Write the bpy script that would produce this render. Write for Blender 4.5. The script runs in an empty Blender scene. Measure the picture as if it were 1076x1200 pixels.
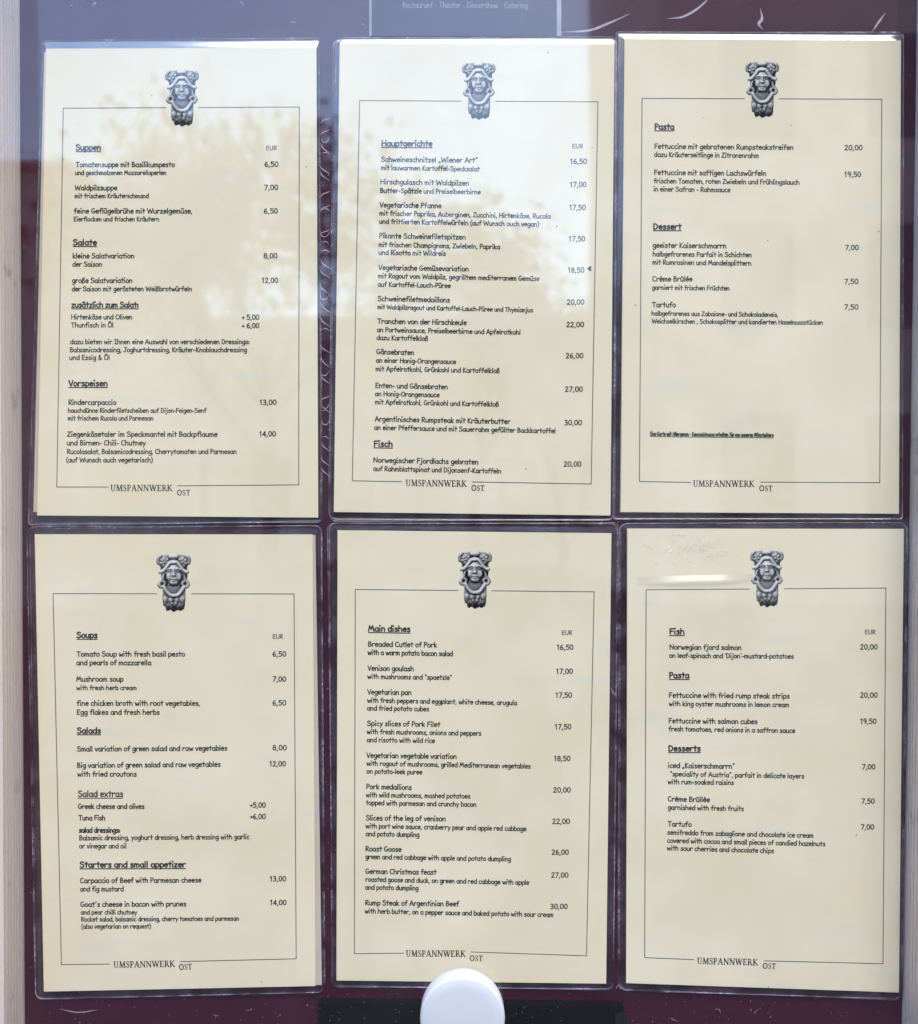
import bpy, bmesh, math, random
import numpy as np
from mathutils import Vector

C = bpy.context.scene.collection
SC = bpy.context.scene
R = math.radians

# ------------------------------------------------------------------ camera, sky, sun, exposure
S = 1548.0            # photo pixels per metre on the plane of the sheets
YP = -0.004           # plane of the sheets' printed face (the back panel lies at y = 0)
DC = 0.75             # camera to sheets
ZC = 1.5
CAM_Y = YP - DC
cam_d = bpy.data.cameras.new('camera')
cam = bpy.data.objects.new('camera', cam_d)
C.objects.link(cam)
cam.location = (0, CAM_Y, ZC)
cam.rotation_euler = (R(90), 0, 0)
cam_d.sensor_fit = 'VERTICAL'
cam_d.sensor_height = 24.0
cam_d.lens = 24.0 * DC / (1200.0 / S)
cam_d.dof.use_dof = True            # a phone lens: the mirrored street lies far behind the focus
cam_d.dof.focus_distance = DC
cam_d.dof.aperture_fstop = 4.0
cam_d.clip_start = 0.02
cam_d.clip_end = 300
SC.camera = cam

SUN_EL, SUN_AZ = 52.0, 160.0          # azimuth clockwise from +Y
world = bpy.data.worlds.new('World')
SC.world = world
world.use_nodes = True
wn = world.node_tree.nodes
wl = world.node_tree.links
wn.clear()
sky = wn.new('ShaderNodeTexSky')
sky.sky_type = 'NISHITA'
sky.sun_disc = False
sky.sun_elevation = R(SUN_EL)
sky.sun_rotation = R(SUN_AZ)
sky.dust_density = 0.6
sky.ozone_density = 2.0
sky.air_density = 1.0
bg = wn.new('ShaderNodeBackground')
bg.inputs['Strength'].default_value = 0.15
wo = wn.new('ShaderNodeOutputWorld')
wl.new(sky.outputs[0], bg.inputs[0])
wl.new(bg.outputs[0], wo.inputs[0])

sun_d = bpy.data.lights.new('sun', 'SUN')
sun_d.energy = 1.1
sun_d.angle = R(50)
sun_d.color = (1.0, 0.90, 0.76)
sun = bpy.data.objects.new('sun', sun_d)
C.objects.link(sun)
sdir = Vector((math.sin(R(SUN_AZ)) * math.cos(R(SUN_EL)), math.cos(R(SUN_AZ)) * math.cos(R(SUN_EL)), math.sin(R(SUN_EL))))
sun.rotation_euler = sdir.to_track_quat('Z', 'Y').to_euler()
sun.location = (-2, -3, 6)

SC.view_settings.view_transform = 'Standard'
SC.view_settings.look = 'None'
SC.view_settings.exposure = 1.84
SC.view_settings.gamma = 1
SC.view_settings.use_curve_mapping = False
SC.cycles.use_denoising = True
SC.cycles.use_adaptive_sampling = False
SC.cycles.transparent_max_bounces = 24
SC.cycles.max_bounces = 8

# ------------------------------------------------------------------ materials
def new_mat(name):
    m = bpy.data.materials.new(name)
    m.use_nodes = True
    n, l = m.node_tree.nodes, m.node_tree.links
    n.clear()
    out = n.new('ShaderNodeOutputMaterial')
    return m, n, l, out

def noise(n, l, vec, scale, detail=2.0, rough=0.5):
    t = n.new('ShaderNodeTexNoise')
    t.inputs['Scale'].default_value = scale
    t.inputs['Detail'].default_value = detail
    t.inputs['Roughness'].default_value = rough
    if vec is not None:
        l.new(vec, t.inputs['Vector'])
    return t

def ramp(n, l, src, a, b, ca=(0, 0, 0, 1), cb=(1, 1, 1, 1)):
    r = n.new('ShaderNodeValToRGB')
    r.color_ramp.elements[0].position = a
    r.color_ramp.elements[1].position = b
    r.color_ramp.elements[0].color = ca
    r.color_ramp.elements[1].color = cb
    l.new(src, r.inputs[0])
    return r

def mixc(n, l, fac, a, b):
    m = n.new('ShaderNodeMix')
    m.data_type = 'RGBA'
    for sock, v in ((m.inputs[0], fac), (m.inputs[6], a), (m.inputs[7], b)):
        if hasattr(v, 'links') or isinstance(v, bpy.types.NodeSocket):
            l.new(v, sock)
        else:
            sock.default_value = v
    return m.outputs[2]

def math_n(n, l, op, a, b=None, c=None):
    m = n.new('ShaderNodeMath')
    m.operation = op
    for i, v in enumerate((a, b, c)):
        if v is None:
            continue
        if isinstance(v, bpy.types.NodeSocket):
            l.new(v, m.inputs[i])
        else:
            m.inputs[i].default_value = v
    return m.outputs[0]

def pos(n):
    return n.new('ShaderNodeNewGeometry').outputs['Position']

def film_bump(n, l, p, wave=5.5e-4, peel=4.0e-6, fine=4.0e-7):
    """buckling of a laminating film: broad waves, wrinkles of a few millimetres and a fine orange peel"""
    a = noise(n, l, p, 9, 0.0)
    b = noise(n, l, p, 260, 1.0)
    h = math_n(n, l, 'MULTIPLY', a.outputs[0], wave)
    h = math_n(n, l, 'MULTIPLY_ADD', b.outputs[0], peel, h)
    bp = n.new('ShaderNodeBump')
    bp.inputs['Strength'].default_value = 1.0
    bp.inputs['Distance'].default_value = 1.0
    l.new(h, bp.inputs['Height'])
    return bp.outputs[0]

def specks(n, l, p, scale, radius, keep):
    """mask of sparse dust specks"""
    v = n.new('ShaderNodeTexVoronoi')
    v.inputs['Scale'].default_value = scale
    l.new(p, v.inputs['Vector'])
    sep = n.new('ShaderNodeSeparateColor')
    l.new(v.outputs['Color'], sep.inputs[0])
    rad = math_n(n, l, 'MULTIPLY', sep.outputs[1], radius)
    near = math_n(n, l, 'LESS_THAN', v.outputs['Distance'], rad)
    kept = math_n(n, l, 'LESS_THAN', sep.outputs[0], keep)
    return math_n(n, l, 'MULTIPLY', near, kept)

def schlick(n, l, f0=0.04, normal=None):
    g = n.new('ShaderNodeNewGeometry')
    d = n.new('ShaderNodeVectorMath')
    d.operation = 'DOT_PRODUCT'
    l.new(g.outputs['Incoming'], d.inputs[0])
    l.new(normal if normal is not None else g.outputs['Normal'], d.inputs[1])
    c = math_n(n, l, 'ABSOLUTE', d.outputs['Value'])
    c = math_n(n, l, 'SUBTRACT', 1.0, c)
    c = math_n(n, l, 'POWER', c, 5.0)
    return math_n(n, l, 'MULTIPLY_ADD', c, 1.0 - f0, f0)

def mat_paper():
    m, n, l, out = new_mat('cream_paper')
    p = pos(n)
    b = n.new('ShaderNodeBsdfPrincipled')
    mott = noise(n, l, p, 11, 3.0, 0.6)
    col = mixc(n, l, ramp(n, l, mott.outputs[0], 0.3, 0.7).outputs[0], (0.80, 0.69, 0.47, 1), (0.87, 0.775, 0.575, 1))
    # faint print of the reverse side showing through: pale broken lines
    mp = n.new('ShaderNodeMapping')
    mp.inputs['Scale'].default_value = (16, 1, 95)
    l.new(p, mp.inputs['Vector'])
    st = noise(n, l, mp.outputs[0], 1.0, 2.0)
    patch = noise(n, l, p, 9, 1.0)
    f = math_n(n, l, 'MULTIPLY', ramp(n, l, st.outputs[0], 0.56, 0.68).outputs[0], ramp(n, l, patch.outputs[0], 0.42, 0.62).outputs[0])
    f = math_n(n, l, 'MULTIPLY', f, 0.22)
    col = mixc(n, l, f, col, (0.62, 0.66, 0.68, 1))
    grain = noise(n, l, p, 900, 2.0)
    col = mixc(n, l, math_n(n, l, 'MULTIPLY', grain.outputs[0], 0.10), col, (0.60, 0.56, 0.45, 1))
    dirt = specks(n, l, p, 60, 0.05, 0.10)
    col = mixc(n, l, math_n(n, l, 'MULTIPLY', dirt, 0.75), col, (0.25, 0.2, 0.14, 1))
    l.new(col, b.inputs['Base Color'])
    b.inputs['Roughness'].default_value = 0.85
    b.inputs['Specular IOR Level'].default_value = 0.1
    b.inputs['Coat Weight'].default_value = 1.0
    b.inputs['Coat Roughness'].default_value = 0.035
    nb = film_bump(n, l, p)
    l.new(nb, b.inputs['Coat Normal'])
    l.new(nb, b.inputs['Normal'])
    l.new(b.outputs[0], out.inputs[0])
    return m

def mat_ink(name, col, fade=0.25):
    m, n, l, out = new_mat(name)
    p = pos(n)
    b = n.new('ShaderNodeBsdfPrincipled')
    t = noise(n, l, p, 700, 2.0)
    c2 = tuple(min(1, x + fade * 0.16) for x in col) + (1,)
    l.new(mixc(n, l, t.outputs[0], tuple(col) + (1,), c2), b.inputs['Base Color'])
    b.inputs['Roughness'].default_value = 0.8
    b.inputs['Specular IOR Level'].default_value = 0.1
    b.inputs['Coat Weight'].default_value = 1.0
    b.inputs['Coat Roughness'].default_value = 0.035
    l.new(film_bump(n, l, p), b.inputs['Coat Normal'])
    l.new(b.outputs[0], out.inputs[0])
    return m

def mat_print():
    m, n, l, out = new_mat('emblem_print')
    b = n.new('ShaderNodeBsdfPrincipled')
    a = n.new('ShaderNodeAttribute')
    a.attribute_name = 'print'
    l.new(a.outputs['Color'], b.inputs['Base Color'])
    b.inputs['Roughness'].default_value = 0.8
    b.inputs['Specular IOR Level'].default_value = 0.1
    b.inputs['Coat Weight'].default_value = 1.0
    b.inputs['Coat Roughness'].default_value = 0.035
    l.new(film_bump(n, l, pos(n)), b.inputs['Coat Normal'])
    l.new(b.outputs[0], out.inputs[0])
    return m

def mat_film(name, haze=0.10, rough=0.12, tint=(0.86, 0.84, 0.9), f0=0.09, haze_col=(0.55, 0.55, 0.62)):
    """clear laminating film: mostly transparent, a mirror sheen and a little milky haze"""
    m, n, l, out = new_mat(name)
    p = pos(n)
    nb = film_bump(n, l, p, 2e-4, 5e-6)
    tr = n.new('ShaderNodeBsdfTransparent')
    tr.inputs[0].default_value = tint + (1,)
    gl = n.new('ShaderNodeBsdfGlossy')
    gl.inputs['Roughness'].default_value = rough
    l.new(nb, gl.inputs['Normal'])
    df = n.new('ShaderNodeBsdfDiffuse')
    df.inputs[0].default_value = haze_col + (1,)
    m1 = n.new('ShaderNodeMixShader')
    g = noise(n, l, p, 400, 2.0)
    brk = noise(n, l, p, 55, 2.0, 0.6)
    hz = math_n(n, l, 'MULTIPLY', ramp(n, l, g.outputs[0], 0.2, 0.9).outputs[0], ramp(n, l, brk.outputs[0], 0.40, 0.62).outputs[0])
    l.new(math_n(n, l, 'MULTIPLY', hz, haze * 2.6), m1.inputs[0])
    l.new(tr.outputs[0], m1.inputs[1])
    l.new(df.outputs[0], m1.inputs[2])
    m2 = n.new('ShaderNodeMixShader')
    l.new(schlick(n, l, f0), m2.inputs[0])
    l.new(m1.outputs[0], m2.inputs[1])
    l.new(gl.outputs[0], m2.inputs[2])
    l.new(m2.outputs[0], out.inputs[0])
    return m

def mat_pane(dusty):
    m, n, l, out = new_mat('door_glass')
    p = pos(n)
    tr = n.new('ShaderNodeBsdfTransparent')
    tr.inputs[0].default_value = (0.985, 0.99, 0.985, 1)
    gl = n.new('ShaderNodeBsdfGlossy')
    gl.inputs['Roughness'].default_value = 0.01
    m1 = n.new('ShaderNodeMixShader')
    l.new(schlick(n, l, 0.042), m1.inputs[0])
    l.new(tr.outputs[0], m1.inputs[1])
    l.new(gl.outputs[0], m1.inputs[2])
    if not dusty:
        l.new(m1.outputs[0], out.inputs[0])
        return m
    df = n.new('ShaderNodeBsdfDiffuse')
    df.inputs[0].default_value = (0.62, 0.62, 0.62, 1)
    m2 = n.new('ShaderNodeMixShader')
    s1 = specks(n, l, p, 170, 0.07, 0.16)
    s2 = specks(n, l, p, 45, 0.03, 0.2)
    smear = noise(n, l, p, 7, 4.0, 0.65)
    f = math_n(n, l, 'MULTIPLY', math_n(n, l, 'MAXIMUM', s1, s2), 0.35)
    f = math_n(n, l, 'MULTIPLY_ADD', ramp(n, l, smear.outputs[0], 0.5, 0.8).outputs[0], 0.012, f)
    l.new(f, m2.inputs[0])
    l.new(m1.outputs[0], m2.inputs[1])
    l.new(df.outputs[0], m2.inputs[2])
    l.new(m2.outputs[0], out.inputs[0])
    return m

def mat_board():
    m, n, l, out = new_mat('maroon_board')
    p = pos(n)
    b = n.new('ShaderNodeBsdfPrincipled')
    t = noise(n, l, p, 18, 4.0, 0.6)
    col = mixc(n, l, t.outputs[0], (0.030, 0.0055, 0.014, 1), (0.078, 0.013, 0.033, 1))
    d1 = specks(n, l, p, 420, 0.13, 0.30)
    d2 = specks(n, l, p, 190, 0.10, 0.22)
    d = math_n(n, l, 'MULTIPLY', math_n(n, l, 'MAXIMUM', d1, d2), 0.6)
    col = mixc(n, l, d, col, (0.42, 0.33, 0.36, 1))
    l.new(col, b.inputs['Base Color'])
    b.inputs['Roughness'].default_value = 0.10
    b.inputs['IOR'].default_value = 1.5
    l.new(film_bump(n, l, p, 2e-5, 5e-6, 8e-7), b.inputs['Normal'])
    l.new(b.outputs[0], out.inputs[0])
    return m

def mat_simple(name, col, rough=0.5, metal=0.0, var=0.1, scale=40, bump=0.0, spec=0.5):
    m, n, l, out = new_mat(name)
    p = pos(n)
    b = n.new('ShaderNodeBsdfPrincipled')
    t = noise(n, l, p, scale, 3.0)
    lo = tuple(max(0, x * (1 - var)) for x in col) + (1,)
    hi = tuple(min(1, x * (1 + var)) for x in col) + (1,)
    l.new(mixc(n, l, t.outputs[0], lo, hi), b.inputs['Base Color'])
    b.inputs['Roughness'].default_value = rough
    b.inputs['Metallic'].default_value = metal
    b.inputs['Specular IOR Level'].default_value = spec
    if bump:
        bp = n.new('ShaderNodeBump')
        bp.inputs['Distance'].default_value = bump
        t2 = noise(n, l, p, scale * 12, 2.0)
        l.new(t2.outputs[0], bp.inputs['Height'])
        l.new(bp.outputs[0], b.inputs['Normal'])
    l.new(b.outputs[0], out.inputs[0])
    return m

def mat_rail():
    m, n, l, out = new_mat('anodised_rail')
    p = pos(n)
    b = n.new('ShaderNodeBsdfPrincipled')
    mp = n.new('ShaderNodeMapping')
    mp.inputs['Scale'].default_value = (300, 300, 6)
    l.new(p, mp.inputs['Vector'])
    t = noise(n, l, mp.outputs[0], 1.0, 3.0)
    col = mixc(n, l, t.outputs[0], (0.64, 0.52, 0.47, 1), (0.84, 0.72, 0.66, 1))
    st = noise(n, l, p, 30, 4.0, 0.7)
    col = mixc(n, l, math_n(n, l, 'MULTIPLY', ramp(n, l, st.outputs[0], 0.62, 0.72).outputs[0], 0.5), col, (0.26, 0.2, 0.15, 1))
    l.new(col, b.inputs['Base Color'])
    b.inputs['Roughness'].default_value = 0.45
    b.inputs['Metallic'].default_value = 0.0
    l.new(b.outputs[0], out.inputs[0])
    return m

def mat_blackbar():
    m, n, l, out = new_mat('black_speckled')
    p = pos(n)
    b = n.new('ShaderNodeBsdfPrincipled')
    d = math_n(n, l, 'MAXIMUM', specks(n, l, p, 420, 0.16, 0.25), specks(n, l, p, 150, 0.09, 0.25))
    l.new(mixc(n, l, math_n(n, l, 'MULTIPLY', d, 0.7), (0.006, 0.006, 0.007, 1), (0.32, 0.32, 0.33, 1)), b.inputs['Base Color'])
    b.inputs['Roughness'].default_value = 0.5
    b.inputs['Specular IOR Level'].default_value = 0.05
    l.new(b.outputs[0], out.inputs[0])
    return m

M = {
    'paper': mat_paper(),
    'ink': mat_ink('black_ink', (0.007, 0.007, 0.014)),
    'ink_grey': mat_ink('grey_ink', (0.10, 0.10, 0.12)),
    'print': mat_print(),
    'film': mat_film('laminate_margin', haze=0.03, tint=(0.90, 0.87, 0.94), f0=0.055),
    'film_stack': mat_film('laminate_margin_layers', haze=0.06, tint=(0.8, 0.8, 0.85), f0=0.26, haze_col=(0.7, 0.7, 0.75)),
    'film_rim': mat_film('laminate_rim', haze=0.30, f0=0.10, haze_col=(0.66, 0.58, 0.70)),
    'bubble': mat_film('film_crease_clear', haze=0.0, rough=0.30, tint=(1, 1, 1), f0=0.075),
    'pane': mat_pane(False),
    'pane_dust': mat_pane(True),
    'board': mat_board(),
    'scratch': mat_simple('torn_film_white', (0.40, 0.34, 0.40), 0.5, var=0.75, scale=260),
    'rail': mat_rail(),
    'blackbar': mat_blackbar(),
    'card': mat_simple('dark_card', (0.045, 0.032, 0.050), 0.12, var=0.3, scale=20, bump=2e-6),
    'card_edge': mat_simple('card_white_edge', (0.30, 0.30, 0.35), 0.5, var=0.5),
    'card_text': mat_simple('pale_lettering', (0.28, 0.29, 0.35), 0.6, var=0.1),
    'knob': mat_simple('white_knob_plastic', (0.55, 0.56, 0.59), 0.42, var=0.09, scale=9, bump=1.2e-5),
    'knob_side': mat_simple('knob_side_plastic', (0.80, 0.76, 0.74), 0.45, var=0.05, scale=60),
}

# ------------------------------------------------------------------ helpers
def link_mesh(name, bm, mats, parent=None, smooth=False):
    me = bpy.data.meshes.new(name)
    bm.to_mesh(me)
    bm.free()
    if smooth:
        for f in me.polygons:
            f.use_smooth = True
    for m in (mats if isinstance(mats, (list, tuple)) else [mats]):
        me.materials.append(m)
    o = bpy.data.objects.new(name, me)
    C.objects.link(o)
    if parent is not None:
        o.parent = parent
    return o

def thing(name, label, cat, loc, group=None):
    o = bpy.data.objects.new(name, None)
    o.empty_display_size = 0.05
    C.objects.link(o)
    o.location = loc
    o['label'] = label
    o['category'] = cat
    if group:
        o['group'] = group
    return o

def add_box(bm, x0, x1, y0, y1, z0, z1, mi=0):
    v = [bm.verts.new(c) for c in ((x0, y0, z0), (x1, y0, z0), (x1, y1, z0), (x0, y1, z0), (x0, y0, z1), (x1, y0, z1), (x1, y1, z1), (x0, y1, z1))]
    for q in ((0, 3, 2, 1), (4, 5, 6, 7), (0, 1, 5, 4), (1, 2, 6, 5), (2, 3, 7, 6), (3, 0, 4, 7)):
        f = bm.faces.new([v[i] for i in q])
        f.material_index = mi

def PX(px, py, y=YP):
    """photo measurement -> point of the panel plane at depth y (metres)"""
    k = (y - CAM_Y) / DC / S
    return Vector(((px - 538.0) * k, y, ZC + (600.0 - py) * k))

def resample(pts, n=5):
    """Catmull-Rom through pts"""
    P = [Vector(p) for p in pts]
    if len(P) < 3:
        return P
    Q = [P[0] * 2 - P[1]] + P + [P[-1] * 2 - P[-2]]
    out = []
    for i in range(1, len(Q) - 2):
        a, b, c, d = Q[i - 1], Q[i], Q[i + 1], Q[i + 2]
        for k in range(n):
            t = k / n
            out.append(0.5 * (2 * b + (c - a) * t + (2 * a - 5 * b + 4 * c - d) * t * t + (3 * b - a - 3 * c + d) * t ** 3))
    out.append(P[-1])
    return out

def ribbon(bm, pts, w, y, mi=0, taper=False):
    """flat stroke of width w through 2D points (x, z) at depth y, facing -Y"""
    P = [Vector((p[0], p[1])) for p in pts]
    if not taper:
        for i in range(1, len(P) - 1):
            a, b = P[i] - P[i - 1], P[i + 1] - P[i]
            if a.length > w * .3 and b.length > w * .3 and a.normalized().dot(b.normalized()) < 0.3:
                ribbon(bm, P[:i + 1], w, y, mi)
                ribbon(bm, P[i:], w, y - 1.0e-6, mi)
                return
    Q = [P[0]]
    for p in P[1:]:
        if (p - Q[-1]).length > w * 0.05:
            Q.append(p)
    if len(Q) < 2:
        Q = [P[0] - Vector((w * .3, 0)), P[0] + Vector((w * .3, 0))]
    closed = (Q[0] - Q[-1]).length < w * 0.3 and len(Q) > 5
    n = len(Q)
    if not closed:
        Q[0] = Q[0] - (Q[1] - Q[0]).normalized() * w * 0.35
        Q[-1] = Q[-1] + (Q[-1] - Q[-2]).normalized() * w * 0.35
    L_, R_ = [], []
    for i in range(n):
        a = Q[i - 1] if i else (Q[-2] if closed else Q[0])
        b = Q[i + 1] if i < n - 1 else (Q[1] if closed else Q[-1])
        d1 = (Q[i] - a)
        d2 = (b - Q[i])
        d1 = d1.normalized() if d1.length > 1e-9 else d2.normalized()
        d2 = d2.normalized() if d2.length > 1e-9 else d1
        t = (d1 + d2)
        t = t.normalized() if t.length > 1e-6 else d1
        nn = Vector((-t.y, t.x))
        c = max(0.6, abs(nn.dot(Vector((-d1.y, d1.x)))))
        h = w * 0.5 / c
        if taper:
            h *= max(0.12, math.sin(math.pi * (i + 0.3) / (n - 0.4)))
        L_.append(bm.verts.new((Q[i].x + nn.x * h, y, Q[i].y + nn.y * h)))
        R_.append(bm.verts.new((Q[i].x - nn.x * h, y, Q[i].y - nn.y * h)))
    for i in range(n - 1):
        f = bm.faces.new((L_[i], R_[i], R_[i + 1], L_[i + 1]))
        f.material_index = mi

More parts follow.
